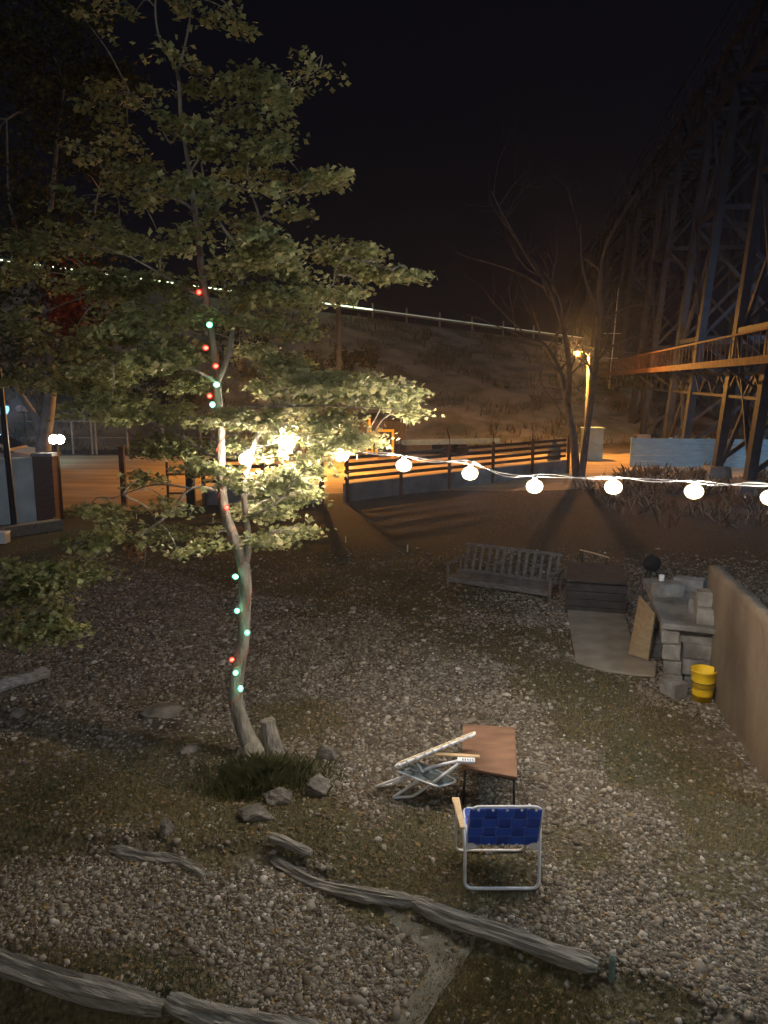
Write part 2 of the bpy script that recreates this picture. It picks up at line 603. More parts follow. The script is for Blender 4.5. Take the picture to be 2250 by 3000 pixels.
def build_weeds():
    vs, sh = [], []
    for i in range(2300):
        x, y = random.uniform(5.8, 22), random.uniform(17.5, 29.5)
        if random.random() > sstep(17.5, 24, y) * sstep(5.8, 9, x): continue
        if y > 22.5 + (x - 4) * 1.2: continue
        if mnoise.noise(Vector((x * .5, y * .5, 4))) < -.12: continue
        for k in range(9):
            a = random.random() * 6.28; h = random.uniform(.10, .30 + .3 * random.random()); l = random.uniform(.05, .35)
            ox, oy = random.gauss(0, .16), random.gauss(0, .16); c, s_ = cos(a), sin(a)
            vs += [(x + ox - s_ * .012, y + oy + c * .012, -.02), (x + ox + s_ * .012, y + oy - c * .012, -.02), (x + ox + c * l * .5 + s_ * .01, y + oy + s_ * l * .5, h * .75), (x + ox + c * l, y + oy + s_ * l, h)]
            sh += [random.random()] * 4
    m = attr_mat('dry_weeds', [(0, (0.05, 0.05, 0.03)), (0.6, (0.15, 0.13, 0.08)), (1, (0.28, 0.24, 0.16))], rough=.85, transl=.25)
    tag(np_mesh('weeds', np.array(vs), np.arange(len(vs)), 4, m, np.array(sh)), 'tall dry weeds growing along the far right of the yard below the trestle', 'weeds', kind='stuff')
build_weeds()

def build_litter():
    vs, sh = [], []
    for i in range(9000):
        y = 3.4 + 9.5 * random.random() ** 1.2
        x = (random.random() - 0.5) * 1.15 * y
        if x > 1.2 and random.random() < 0.55: continue
        z = ground_z(x, y) + 0.012
        s = random.uniform(0.010, 0.026) * (0.85 + 0.05 * y)
        a = random.random() * 2 * pi
        tx, ty = random.gauss(0, 0.35), random.gauss(0, 0.35)
        for (u, v) in ((-1, 0), (0, -0.45), (1, 0), (0, 0.45)):
            dx, dy = (u * cos(a) - v * sin(a)) * s, (u * sin(a) + v * cos(a)) * s
            vs.append((x + dx, y + dy, z + dx * tx + dy * ty + 0.004))
        sh += [random.random()] * 4
    m = attr_mat('dry_leaves', [(0, (0.06, 0.035, 0.016)), (0.6, (0.17, 0.105, 0.04)), (1, (0.30, 0.20, 0.08))], rough=0.7, transl=0.2)
    o = np_mesh('leaf_litter', np.array(vs), np.arange(len(vs)), 4, m, np.array(sh))
    tag(o, 'small brown dead leaves strewn over the gravel', 'leaf litter', kind='stuff')
build_litter()

# ---- road beyond the fence
def build_road():
    m = mat('dirt_road', (0.52, 0.38, 0.22), (0.32, 0.23, 0.135), 0.9, 0.95, 0.5, 6, (0.35, 1.6, 1))
    b = MB()
    xs = np.arange(-70, 71, 0.5)
    ys = [24.6, 26, 28, 30, 32, 34, 36.5]
    near = lambda x: -3.3 * sstep(-4.6, -6.6, -x * -1) if False else -3.3 * (1 - sstep(-6.6, -4.8, x))
    vs = [(x, y + (near(x) if j == 0 else near(x) * .5 if j == 1 else 0) + 0.10 * (x if x > -2 else -2) + 0.3 * mnoise.noise(Vector((x * .3, y, 0))) + .16 * mnoise.noise(Vector((x * 1.3, y, 3))) , 0.006 + 0.02 * (0 < j < 6)) for j, y in enumerate(ys) for x in xs]
    n = len(xs)
    b.add(vs, [(j * n + i, j * n + i + 1, (j + 1) * n + i + 1, (j + 1) * n + i) for j in range(len(ys) - 1) for i in range(n - 1)])
    tag(b.build('road', m, smooth=True), kind='structure')
build_road()

# ---- embankment
def ridge(x):
    xx = max(-60, min(45, x))
    return 69.3 + 0.32 * xx, 8.58 - 0.104 * xx
def build_hill():
    m = mat('hillside_scrub', (0.31, 0.285, 0.22), (0.12, 0.12, 0.08), 0.5, 0.97, 0.8, 2.5, detail=10, contrast=(0.36, 0.62))
    b = MB()
    xs = np.arange(-95, 96, 1.6)
    ts = np.linspace(0, 1, 26)
    vs = []
    for t in ts:
        for x in xs:
            ry, rz = ridge(x)
            by = 40 + 0.12 * max(-20, min(40, x))
            y = by + (ry - by) * t
            z = rz * (t ** 1.15) - 0.3 * (1 - t) + (0.55 * mnoise.noise(Vector((x * .22, y * .22, 1))) + .25 * mnoise.noise(Vector((x * .8, y * .8, 5)))) * sin(pi * t)
            vs.append((x, y, z))
    n = len(xs)
    for x in xs:   # top shelf that carries the upper road
        ry, rz = ridge(x)
        vs.append((x, ry + 14, rz))
    k = len(ts) + 1
    b.add(vs, [(j * n + i, j * n + i + 1, (j + 1) * n + i + 1, (j + 1) * n + i) for j in range(k - 1) for i in range(n - 1)])
    tag(b.build('hillside', m, smooth=True), kind='structure')
build_hill()

# scrub on the slope as ground cover
def build_scrub():
    vs, sh = [], []
    for i in range(5200):
        x = random.uniform(-45, 45)
        ry, rz = ridge(x)
        by = 40 + 0.12 * max(-20, min(40, x))
        t = random.random()
        if mnoise.noise(Vector((x * .25, t * 7, 2))) < -0.05: continue
        y = by + (ry - by) * t
        z = rz * (t ** 1.15) - 0.3 * (1 - t) + (0.55 * mnoise.noise(Vector((x * .22, y * .22, 1))) + .25 * mnoise.noise(Vector((x * .8, y * .8, 5)))) * sin(pi * t)
        for k in range(5):
            a = random.random() * 6.28
            h = random.uniform(.15, .6); l = random.uniform(.05, .4)
            ox, oy = random.gauss(0, .25), random.gauss(0, .25)
            c, s_ = cos(a), sin(a)
            vs += [(x + ox - s_ * .04, y + oy + c * .04, z - .1), (x + ox + s_ * .04, y + oy - c * .04, z - .1), (x + ox + c * l + s_ * .03, y + oy + s_ * l, z + h * .8), (x + ox + c * l * 1.2, y + oy + s_ * l * 1.2, z + h)]
            sh += [random.random()] * 4
    m = attr_mat('slope_scrub', [(0, (0.04, 0.05, 0.02)), (0.6, (0.12, 0.10, 0.055)), (1, (0.22, 0.17, 0.10))], rough=0.9, transl=0.2)
    o = np_mesh('hillside_grass', np.array(vs), np.arange(len(vs)), 4, m, np.array(sh))
    tag(o, 'dry grass tufts covering the dark embankment', 'grass', kind='stuff')
build_scrub()

# ================================================================== TREE HELPERS
def leaf_mesh(name, centers, normals_tilt, size_rng, material, shades, parent):
    """small folded maple-like leaves: 6 verts, 2 quads each"""
    n = len(centers)
    c = np.asarray(centers)
    s = RNG.uniform(size_rng[0], size_rng[1], n)
    a = RNG.uniform(0, 2 * pi, n)
    tilt = RNG.normal(0, normals_tilt, n)
    roll = RNG.normal(0, normals_tilt, n)
    # leaf outline: stem, left lobe, tip, right lobe with folded mid rib
    P = np.array([(-0.5, 0, 0.0), (0.05, 0.55, 0.10), (0.25, 0.2, 0.04), (0.62, 0.0, -0.06), (0.25, -0.2, 0.04), (0.05, -0.55, 0.10)])
    v = P[None] * s[:, None, None]
    x, y, z = v[..., 0], v[..., 1], v[..., 2]
    ct, st = np.cos(tilt)[:, None], np.sin(tilt)[:, None]
    x, z = x * ct + z * st, -x * st + z * ct
    cr, sr = np.cos(roll)[:, None], np.sin(roll)[:, None]
    y, z = y * cr - z * sr, y * sr + z * cr
    ca, sa = np.cos(a)[:, None], np.sin(a)[:, None]
    x, y = x * ca - y * sa, x * sa + y * ca
    v = np.stack([x, y, z], -1) + c[:, None, :]
    F = np.array([(0, 3, 2, 1), (0, 5, 4, 3)])
    f = (F[None] + (np.arange(n) * 6)[:, None, None]).ravel()
    o = np_mesh(name, v.reshape(-1, 3), f, 4, material, np.repeat(np.asarray(shades), 6))
    o.parent = parent
    o.matrix_parent_inverse = world_of(parent).inverted()
    return o

def grow(mb, p, d, length, rad, depth, curl=0.35, spread=0.7, nsub=3, up=0.05, tips=None, sides=5):
    """recursive thin branches"""
    pts, rs = [Vector(p)], [rad]
    k = 5
    for i in range(k):
        d = (d + Vector((random.gauss(0, curl), random.gauss(0, curl), random.gauss(0, curl) + up)) * 0.45).normalized()
        pts.append(pts[-1] + d * (length / k))
        rs.append(rad * (1 - 0.62 * (i + 1) / k))
    mb.tube(pts, rs, sides)
    if tips is not None: tips.append(pts[-1])
    if depth > 0:
        for j in range(nsub):
            i = random.randint(2, k)
            nd = (d + Vector((random.gauss(0, spread), random.gauss(0, spread), random.gauss(0, spread)))).normalized()
            grow(mb, pts[i], nd, length * random.uniform(0.5, 0.8), max(rs[i] * 0.62, 0.003), depth - 1, curl, spread, nsub, up, tips, max(3, sides - 1))

# ================================================================== MAIN MAPLE
TD = 7.15
tree = thing('maple_tree', 'tall slender maple with a crooked pale trunk wrapped in coloured lights, beside the gravel yard', 'tree', atZ(745, 2215))
trunk_px = [(752, 2250, 7.0, .105), (735, 2190, 7.05, .092), (705, 2110, 7.1, .078), (690, 2040, 7.12, .070), (698, 1965, 7.15, .064), (712, 1880, 7.15, .061),
            (716, 1790, 7.15, .060), (718, 1700, 7.15, .062), (708, 1630, 7.15, .062), (684, 1570, 7.15, .050), (662, 1510, 7.15, .047), (650, 1440, 7.15, .045), (646, 1350, 7.15, .042),
            (645, 1240, 7.15, .037), (636, 1120, 7.15, .034), (622, 1000, 7.15, .032), (604, 880, 7.15, .031), (588, 760, 7.15, .029), (572, 620, 7.15, .026), (556, 500, 7.15, .022), (530, 345, 7.2, .018), (520, 215, 7.2, .015), (470, 120, 7.2, .010), (455, 20, 7.2, .007), (470, -120, 7.2, .004)]
TRUNK = [atD(a, b, d) for a, b, d, r in trunk_px]
tp = smooth_path(TRUNK, 5)
tr = lerp_list([t[3] for t in trunk_px], 5, len(tp))
tm = MB()
tm.tube(tp, tr, 14)
# root flare
for k in range(6):
    a = k * pi / 3 + 0.3
    b0 = TRUNK[1]
    tm.tube([b0 + Vector((cos(a) * .03, sin(a) * .03, .06)), b0 + Vector((cos(a) * .13, sin(a) * .13, -.10)), b0 + Vector((cos(a) * .24, sin(a) * .24, -.24))], [.055, .045, .015], 7)
limbs_px = [
    # second stem from the fork, rising on the right
    [(716, 1660, 7.15, .040), (728, 1600, 7.12, .034), (722, 1520, 7.1, .030), (716, 1440, 7.1, .027), (735, 1340, 7.1, .022), (760, 1270, 7.1, .018), (830, 1180, 7.0, .014), (900, 1120, 6.9, .008)],
    # big right fork in the upper trunk
    [(638, 1120, 7.15, .026), (662, 1060, 7.1, .024), (682, 965, 7.05, .023), (672, 930, 7.05, .021), (700, 860, 7.0, .019), (708, 790, 7.0, .018), (692, 720, 7.0, .016), (655, 670, 7.0, .014), (610, 590, 7.0, .012), (590, 480, 7.0, .008)],
    [(622, 1000, 7.15, .018), (560, 960, 7.3, .014), (450, 900, 7.5, .010), (330, 850, 7.6, .006)],
    [(572, 620, 7.15, .016), (530, 590, 7.2, .013), (440, 560, 7.4, .010), (330, 540, 7.6, .005)],
    [(692, 720, 7.0, .012), (760, 660, 6.9, .011), (735, 560, 6.9, .009), (725, 490, 6.9, .007), (750, 420, 6.9, .004)],
    [(760, 640, 6.9, .010), (820, 600, 6.8, .008), (900, 540, 6.7, .005), (980, 520, 6.7, .003)],
    [(530, 345, 7.2, .012), (500, 420, 7.3, .010), (450, 330, 7.4, .008), (380, 270, 7.5, .004)],
    [(520, 215, 7.2, .012), (545, 120, 7.2, .010), (560, 20, 7.2, .006), (560, -100, 7.2, .004)],
    [(560, 500, 7.15, .012), (640, 380, 7.1, .009), (720, 290, 7.0, .006), (860, 240, 6.9, .004), (960, 190, 6.9, .002)],
    [(645, 1240, 7.15, .018), (700, 1200, 7.0, .015), (850, 1190, 6.7, .011), (1000, 1190, 6.5, .007), (1180, 1200, 6.4, .003)],
    [(700, 860, 7.0, .013), (800, 840, 6.9, .010), (960, 850, 6.8, .007), (1000, 760, 6.8, .005), (1150, 790, 6.7, .003)],
    [(646, 1350, 7.15, .020), (560, 1300, 7.3, .015), (450, 1240, 7.5, .011), (300, 1230, 7.6, .006)],
    [(650, 1440, 7.15, .018), (560, 1430, 7.0, .014), (500, 1500, 6.9, .012), (420, 1560, 6.8, .011), (310, 1605, 6.7, .009), (200, 1640, 6.6, .007), (90, 1720, 6.5, .004)],
    [(310, 1605, 6.7, .007), (240, 1660, 6.6, .005), (130, 1760, 6.5, .004), (60, 1830, 6.4, .002)],
    [(420, 1560, 6.8, .005), (425, 1640, 6.8, .004), (405, 1710, 6.8, .002)],
    [(722, 1520, 7.1, .014), (800, 1480, 6.9, .010), (870, 1400, 6.8, .007), (930, 1350, 6.7, .003)],
    [(728, 1600, 7.12, .012), (780, 1570, 7.0, .008), (850, 1560, 6.9, .005), (920, 1555, 6.85, .002)],
    [(636, 1120, 7.15, .015), (560, 1080, 6.8, .011), (430, 1060, 6.5, .007), (330, 1070, 6.4, .004)],
    [(604, 880, 7.15, .014), (500, 820, 6.9, .010), (350, 740, 6.7, .006), (180, 710, 6.6, .003)],
    [(560, 1430, 7.0, .010), (450, 1420, 7.1, .008), (330, 1460, 7.2, .004)],
    [(830, 1180, 7.0, .010), (1000, 1250, 7.1, .007), (1090, 1285, 7.1, .003)],
]
LIMBS = []
for l in limbs_px:
    P = smooth_path([atD(a, b, d) for a, b, d, r in l], 4)
    rr = lerp_list([t[3] for t in l], 4, len(P))
    tm.tube(P, rr, 8)
    LIMBS += P
LIMBS += tp[45:]
LIMB_ARR = np.array([tuple(p) for p in LIMBS])
sprays = [  # px, py, half-width px, half-height px, density
    (400, 30, 120, 40, .7), (690, 40, 90, 40, .6), (730, 100, 50, 25, .6), (560, -20, 120, 50, .7), (250, 60, 110, 50, .5),
    (373, 271, 105, 60, 1.1), (300, 330, 100, 40, .8), (505, 366, 70, 60, 1), (600, 225, 80, 50, .8), (712, 251, 110, 65, 1), (770, 330, 90, 28, .8), (830, 270, 50, 35, .7), (915, 190, 70, 20, .7), (500, 140, 50, 30, .6),
    (830, 320, 45, 20, .7), (690, 320, 90, 30, .8), (860, 255, 40, 25, .6),
    (612, 400, 75, 75, 1.1), (760, 434, 75, 50, 1.2), (690, 500, 40, 20, 1), (740, 480, 30, 35, .9), (800, 410, 40, 30, 1),
    (895, 525, 125, 40, 1.3), (840, 610, 70, 26, 1), (960, 500, 60, 25, 1), (800, 560, 40, 30, .9),
    (440, 500, 150, 50, 1.2), (540, 540, 110, 45, 1.1), (350, 470, 110, 50, .8), (290, 570, 150, 70, .8), (660, 570, 75, 25, 1), (480, 580, 70, 25, .9), (380, 400, 110, 40, .8), (240, 430, 120, 60, .5),
    (340, 690, 160, 50, 1.1), (480, 720, 90, 55, 1.1), (720, 660, 50, 40, 1), (790, 720, 80, 85, 1.2), (540, 680, 50, 30, .9), (640, 610, 35, 25, .8), (720, 760, 60, 40, .9), (860, 790, 60, 45, 1),
    (1020, 735, 90, 40, 1.2), (1130, 800, 100, 38, 1.2), (945, 855, 90, 30, 1.1), (1030, 780, 60, 30, .9), (1190, 800, 40, 22, .9), (1060, 850, 60, 30, .5), (900, 880, 60, 40, .7),
    (150, 700, 140, 70, .9), (60, 790, 100, 90, .8), (300, 830, 150, 60, 1.1), (450, 830, 140, 60, 1.1), (530, 920, 110, 60, 1.1), (740, 860, 110, 50, 1), (830, 860, 80, 45, 1), (620, 800, 50, 40, .7),
    (380, 950, 150, 65, 1.1), (330, 1070, 160, 70, 1.1), (470, 1050, 140, 65, 1.1), (550, 1120, 80, 50, 1), (200, 1000, 100, 70, .8), (560, 1010, 60, 60, .9), (60, 950, 90, 80, .7), (100, 1100, 110, 70, .7),
    (745, 1020, 60, 35, 1.2), (830, 1070, 90, 45, 1), (780, 1130, 60, 35, .8), (860, 960, 90, 45, .8), (760, 930, 70, 40, .9),
    (1000, 1120, 160, 45, 1.2), (1110, 1165, 110, 40, 1.2), (1190, 1200, 42, 45, 1), (900, 1170, 100, 50, 1.1), (960, 1240, 110, 45, 1.1), (880, 1270, 120, 45, 1.1), (1060, 1285, 70, 25, 1.2), (1010, 1300, 60, 20, 1), (1180, 1140, 45, 25, .9),
    (690, 1220, 80, 35, 1.1), (600, 1240, 80, 40, 1), (700, 1300, 70, 30, 1), (780, 1230, 60, 40, 1), (780, 1330, 60, 35, .8),
    (450, 1190, 150, 70, 1.1), (320, 1200, 130, 60, 1), (250, 1130, 120, 50, .9), (560, 1300, 120, 45, 1.2), (480, 1290, 100, 40, 1), (590, 1370, 100, 35, 1.1),
    (830, 1400, 100, 45, 1.2), (900, 1370, 75, 35, 1.2), (930, 1320, 50, 30, 1), (780, 1440, 90, 40, 1.1), (860, 1460, 60, 30, 1.1), (740, 1480, 60, 35, 1), (910, 1440, 30, 18, 1), (800, 1510, 60, 25, 1), (700, 1400, 50, 40, .8),
    (840, 1562, 85, 22, 1.3), (780, 1575, 40, 20, 1), (900, 1550, 35, 12, 1.1),
    (410, 1410, 90, 40, .7), (340, 1485, 90, 30, .9), (260, 1495, 50, 20, .9), (490, 1470, 60, 22, .6), (440, 1320, 100, 30, .9), (540, 1490, 60, 25, .5), (560, 1560, 90, 30, .8), (610, 1590, 50, 25, .8), (520, 1610, 60, 20, .6), (470, 1560, 70, 30, .6),
    (350, 1570, 90, 35, .7), (250, 1590, 90, 35, .9), (160, 1680, 130, 40, 1.2), (80, 1740, 110, 55, 1.2), (150, 1800, 80, 40, 1.2), (40, 1830, 60, 50, 1.2), (190, 1850, 40, 35, 1), (60, 1660, 100, 40, 1), (230, 1640, 70, 30, .9), (120, 1860, 60, 30, 1), (290, 1660, 60, 30, .6), (330, 1540, 70, 25, .7)]
leaf_c, leaf_s, dry_c = [], [], []
XMAS = [(692, 1690), (695, 1790), (724, 1852), (690, 1972), (705, 2014), (681, 1932), (663, 1488), (612, 952), (605, 1019), (634, 1072), (637, 1127), (622, 1187), (613, 1160), (583, 857)]
XMAS3 = [atD(a, b, 6.95) for a, b in XMAS]
def near_bulb(x, y, z):
    return any((x - q.x) ** 2 + (z - q.z) ** 2 < .012 and y < q.y + .1 and y > q.y - .7 for q in XMAS3)
for (px, py, hw, hh, dens) in sprays:
    D = TD + random.gauss(0, 0.45) + (0.25 if px < 500 else -0.1)
    if py > 1530 and px < 450: D = 6.6 + random.gauss(0, .2)
    if 690 < px < 1150 and 1150 < py < 1500: D = TD + random.choice((-0.35, -.2, 0.3, 0.45, .5)) + random.gauss(0, .1)
    if px > 1000: D = min(D, 7.3)
    ctr = atD(px, py, D)
    kx = D / FPX
    rx, rz = hw * kx * .84, hh * kx * 0.76
    ry = max(0.22, rx * 0.8)
    # twig from the nearest limb
    j = int(np.argmin(((LIMB_ARR - np.array(ctr)) ** 2).sum(1)))
    a = Vector(LIMB_ARR[j])
    midp = (a + ctr) / 2 + Vector((random.gauss(0, .03), random.gauss(0, .03), .05))
    tm.tube(smooth_path([a, midp, ctr], 4), lerp_list([.008, .006, .003], 4, 9), 5)
    nclump = max(4, int(hw * hh * (0.0030 if px > 620 else 0.0021) * ((.62 if px > 480 else .42) if py < 640 else 1) * dens) + (2 if py < 640 else 3))
    for q in range(nclump):
        u = random.random() * 2 * pi
        rr = sqrt(random.random())
        fx, fy = rr * cos(u), rr * sin(u)
        cc = ctr + Vector((fx * rx, fy * ry, rz * (random.uniform(-1, 1) * sqrt(max(0.05, 1 - rr * rr)) - 0.25 * rr * rr)))
        if random.random() < .45:
            tm.tube([ctr, (ctr + cc) / 2 + Vector((0, 0, .03)), cc], [.004, .003, .0015], 3)
        m = int(random.uniform(22, 46) * dens)
        cs = random.uniform(.05, .10)
        tone = random.gauss(0, .12)
        # leafy twigs drawn out along their own direction
        dx, dy = (fx * rx + random.gauss(0, .1)), (fy * ry + random.gauss(0, .1))
        dl = math.hypot(dx, dy) + 1e-6
        for _ in range(m):
            g = random.gauss(0, cs * 1.25)
            h = random.gauss(0, cs * 0.7)
            lp_ = (cc.x + dx / dl * g - dy / dl * h, cc.y + dy / dl * g + dx / dl * h, cc.z + random.gauss(0, .026) - .12 * abs(g))
            if near_bulb(*lp_): continue
            leaf_c.append(lp_)
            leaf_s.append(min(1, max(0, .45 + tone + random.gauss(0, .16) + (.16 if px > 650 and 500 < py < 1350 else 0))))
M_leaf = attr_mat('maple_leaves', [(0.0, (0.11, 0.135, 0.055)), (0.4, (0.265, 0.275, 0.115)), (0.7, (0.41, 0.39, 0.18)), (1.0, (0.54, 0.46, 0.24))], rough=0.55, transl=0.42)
tm.build('trunk', M_bark, tree, smooth=True)
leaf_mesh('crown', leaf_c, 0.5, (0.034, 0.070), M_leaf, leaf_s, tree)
for k in range(230):   # a bunch of dead leaves hanging on a low twig
    c = atD(392, 1600, 6.8)
    dry_c.append((c.x + random.gauss(0, .05), c.y + random.gauss(0, .05), c.z + random.gauss(0, .045)))
M_dry = attr_mat('dead_maple_leaves', [(0, (0.12, 0.06, 0.03)), (1, (0.40, 0.22, 0.10))], rough=.6, transl=.3)
tag(leaf_mesh('dead_leaf_bunch', dry_c, 0.9, (0.03, 0.05), M_dry, RNG.random(len(dry_c)), tree), 'bunch of brown dead leaves on a low twig')

# ================================================================== STRING LIGHTS
BULB_E = 330.0 * 3.9
M_bulb = emit('warm_bulb_glow', (1.0, 0.87, 0.71), BULB_E)
def shell_mat(name, col, strength, clear=.55):  # see-through glowing shell, paints a halo round a light
    m = bpy.data.materials.new(name)
    N, L = nodes_of(m)
    N.remove(N['Principled BSDF'])
    t_ = N.new('ShaderNodeBsdfTransparent'); e_ = N.new('ShaderNodeEmission'); mx = N.new('ShaderNodeMixShader')
    e_.inputs['Color'].default_value = (*col, 1); e_.inputs['Strength'].default_value = strength
    mx.inputs[0].default_value = 1 - clear
    L.new(t_.outputs[0], mx.inputs[1]); L.new(e_.outputs[0], mx.inputs[2]); L.new(mx.outputs[0], N['Material Output'].inputs['Surface'])
    return m
M_shell = shell_mat('warm_glass_halo', (1.0, .78, .50), 6.0, .60)  # bulb globe with glow added, for a wider halo
M_gshell = shell_mat('green_bulb_halo', (.22, 1.0, .58), 1.6, .5)
M_rshell = shell_mat('red_bulb_halo', (1, .06, .04), .9, .5)
M_cord = mat('pale_cord', (0.42, 0.40, 0.36), None, 20, .6)
M_sock = mat('bulb_socket', (0.5, 0.48, 0.45), None, 20, .5)
sl_px = [(722, 1345, 7.02), (843, 1300, 7.25), (1000, 1335, 7.0), (1183, 1363, 6.85), (1377, 1387, 6.6), (1566, 1425, 6.35), (1797, 1427, 6.1), (2033, 1440, 5.85), (2258, 1458, 5.6)]
bulb_p = [atD(*t) for t in sl_px]
sl = thing('string_lights', 'white cord of glowing warm globe bulbs strung from the maple across the yard', 'string lights', bulb_p[4])
cord_pts = []
for i, p in enumerate(bulb_p):
    cord_pts.append(p + Vector((0, 0, .086)))
    if i < len(bulb_p) - 1:
        q = bulb_p[i + 1]
        cord_pts.append((p + q) / 2 + Vector((0, 0, .086 - (.010 if i % 2 else .026))))
cb = MB()
cp = smooth_path(cord_pts, 6)
cb.tube(cp, .0042, 6)
cb.tube([p + Vector((0, .018 * sin(i * .55), .022 * sin(i * .41 + 1))) for i, p in enumerate(cp)], .0036, 6)
cb.build('cord', M_cord, sl, smooth=True)
prof = [(0.001, -.060), (.024, -.055), (.050, -.044), (.066, -.022), (.072, .002), (.066, .024), (.050, .043), (.026, .055), (.018, .058)]
for p in bulb_p:
    b = MB(); b.lathe(prof, p, 14)
    ob = b.build('bulb', M_shell, sl, smooth=True)
    s = MB(); s.lathe([(.001, -.037), (.022, -.031), (.036, -.012), (.0385, .004), (.032, .020), (.018, .032), (.001, .036)], p, 12); s.build('filament_globe', M_bulb, ob, smooth=True)
    s = MB(); s.lathe([(.017, .058), (.019, .062), (.019, .080), (.012, .088)], p, 10)
    s.build('socket', M_sock, ob)

# Christmas lights wound on the trunk
M_gb = emit('green_bulb_glow', (0.12, 1.0, 0.50), 13)
M_wb = emit('pale_green_bulb_glow', (0.40, 1.0, 0.66), 26)
M_rb = emit('red_bulb_glow', (1.0, 0.10, 0.05), 8)
M_rwire = mat('orange_wire', (0.55, 0.10, 0.04), None, 20, .4)
cl = thing('christmas_lights', 'orange wire of green and red bulbs wound round the maple trunk', 'christmas lights', atD(700, 1990, 7.0))
wp = []
nT = len(tp)
for i in range(12, 92):
    for s in range(7):
        f = i + s / 7
        i0 = int(f); t = f - i0
        if i0 + 1 >= nT: break
        p = tp[i0].lerp(tp[i0 + 1], t); r = tr[i0] * (1 - t) + tr[i0 + 1] * t + .004
        a = f * 0.78 + 0.6 * sin(f * .31)
        wp.append(p + Vector((cos(a) * r, sin(a) * r, .02 * sin(a * 2.1))))
wb = MB(); wb.tube(wp, .0035, 5); wb.build('wire', M_rwire, cl, smooth=True)
for px, py, mm, dd in [(692, 1690, M_wb, 7.05), (695, 1790, M_wb, 7.05), (724, 1852, M_gb, 7.05), (690, 1972, M_wb, 7.05), (705, 2014, M_gb, 7.02), (681, 1932, M_rb, 7.06), (663, 1488, M_rb, 7.08),
                       (612, 952, M_wb, 7.0), (605, 1019, M_rb, 7.02), (634, 1072, M_rb, 6.98), (637, 1127, M_wb, 7.05), (622, 1187, M_wb, 7.04), (613, 1160, M_rb, 7.05), (583, 857, M_rb, 7.08)]:
    p = atD(px, py, dd)
    d = Vector((random.gauss(0, .5), -1, random.gauss(0.1, .4))).normalized()
    rot = d.to_track_quat('Z', 'Y').to_matrix()
    b = MB(); b.lathe([(.011, -.012), (.015, .0), (.0165, .012), (.011, .030), (.002, .042)], p, 10, rot)
    ob = b.build('bulb', mm, cl, smooth=True)
    s = MB(); s.lathe([(.018, -.014), (.027, .004), (.029, .018), (.018, .042), (.001, .058)], p, 10, rot); s.build('bulb_glass', M_rshell if mm is M_rb else M_gshell, ob, smooth=True)  # glowing shell added round each coloured bulb as its halo
    s = MB(); s.lathe([(.010, -.040), (.011, -.013)], p, 8, rot); s.build('socket', M_dark, ob)

# ================================================================== BLUE LAWN CHAIR (seen from behind)
def webbing(mb, o, ux, uy, nrm, w_, h_, nc, nr, sw_c, sw_r, th=.0025, edge=None, rows=None):
    """woven straps: columns along uy, rows along ux; edge takes the paler selvedge threads"""
    amp = .006
    pc, pr = w_ / nc, h_ / nr
    sw_c, sw_r = min(sw_c, pc * .95), min(sw_r, pr * .95)
    rows = rows or mb
    def strap(mb, axis, cross, c, L_, n, wd, ph):
        k = n * 8
        P = [(L_ * q / k, amp * max(-1, min(1, 1.8 * sin(q / k * n * pi + ph)))) for q in range(k + 1)]
        for (t0, z0), (t1, z1) in zip(P[:-1], P[1:]):
            for (e0, e1, m_, up) in ((-.5, .5, mb, 0), (-.5, -.43, edge, .0012), (.43, .5, edge, .0012)):
                if m_ is None: continue
                q = [o + axis * t0 + cross * (c + wd * e0) + nrm * (z0 + up), o + axis * t0 + cross * (c + wd * e1) + nrm * (z0 + up),
                     o + axis * t1 + cross * (c + wd * e1) + nrm * (z1 + up), o + axis * t1 + cross * (c + wd * e0) + nrm * (z1 + up)]
                m_.prism(q, th, nrm)
    for i in range(nc):
        strap(mb, uy, ux, pc * (i + .5), h_, nr, sw_c, pi if i % 2 else 0)
    for j in range(nr):
        strap(rows, ux, uy, pr * (j + .5), w_, nc, sw_r, 0 if j % 2 else pi)

def web_mat(name, c, line):
    m = bpy.data.materials.new(name)
    N, L = nodes_of(m)
    b = N['Principled BSDF']
    b.inputs['Roughness'].default_value = .55
    tc = N.new('ShaderNodeTexCoord')
    wv = N.new('ShaderNodeTexNoise')
    wv.inputs['Scale'].default_value = 160
    L.new(tc.outputs['Object'], wv.inputs['Vector'])
    cr = N.new('ShaderNodeValToRGB')
    cr.color_ramp.elements[0].color = (*line, 1)
    cr.color_ramp.elements[1].color = (*c, 1)
    cr.color_ramp.elements[0].position = .3
    cr.color_ramp.elements[1].position = .6
    L.new(wv.outputs['Fac'], cr.inputs[0])
    L.new(cr.outputs[0], b.inputs['Base Color'])
    MATS[name] = m
    return m
M_blue = web_mat('blue_webbing', (0.022, 0.075, 0.46), (0.016, 0.052, 0.34))
M_blue2 = web_mat('bright_blue_webbing', (0.10, 0.18, 0.55), (0.07, 0.13, 0.46))
M_blue3 = web_mat('mid_blue_webbing', (0.032, 0.11, 0.64), (0.024, 0.08, 0.50))
M_gusset = mat('white_plastic', (0.75, 0.76, 0.78), (0.66, 0.67, 0.69), 12, .4)

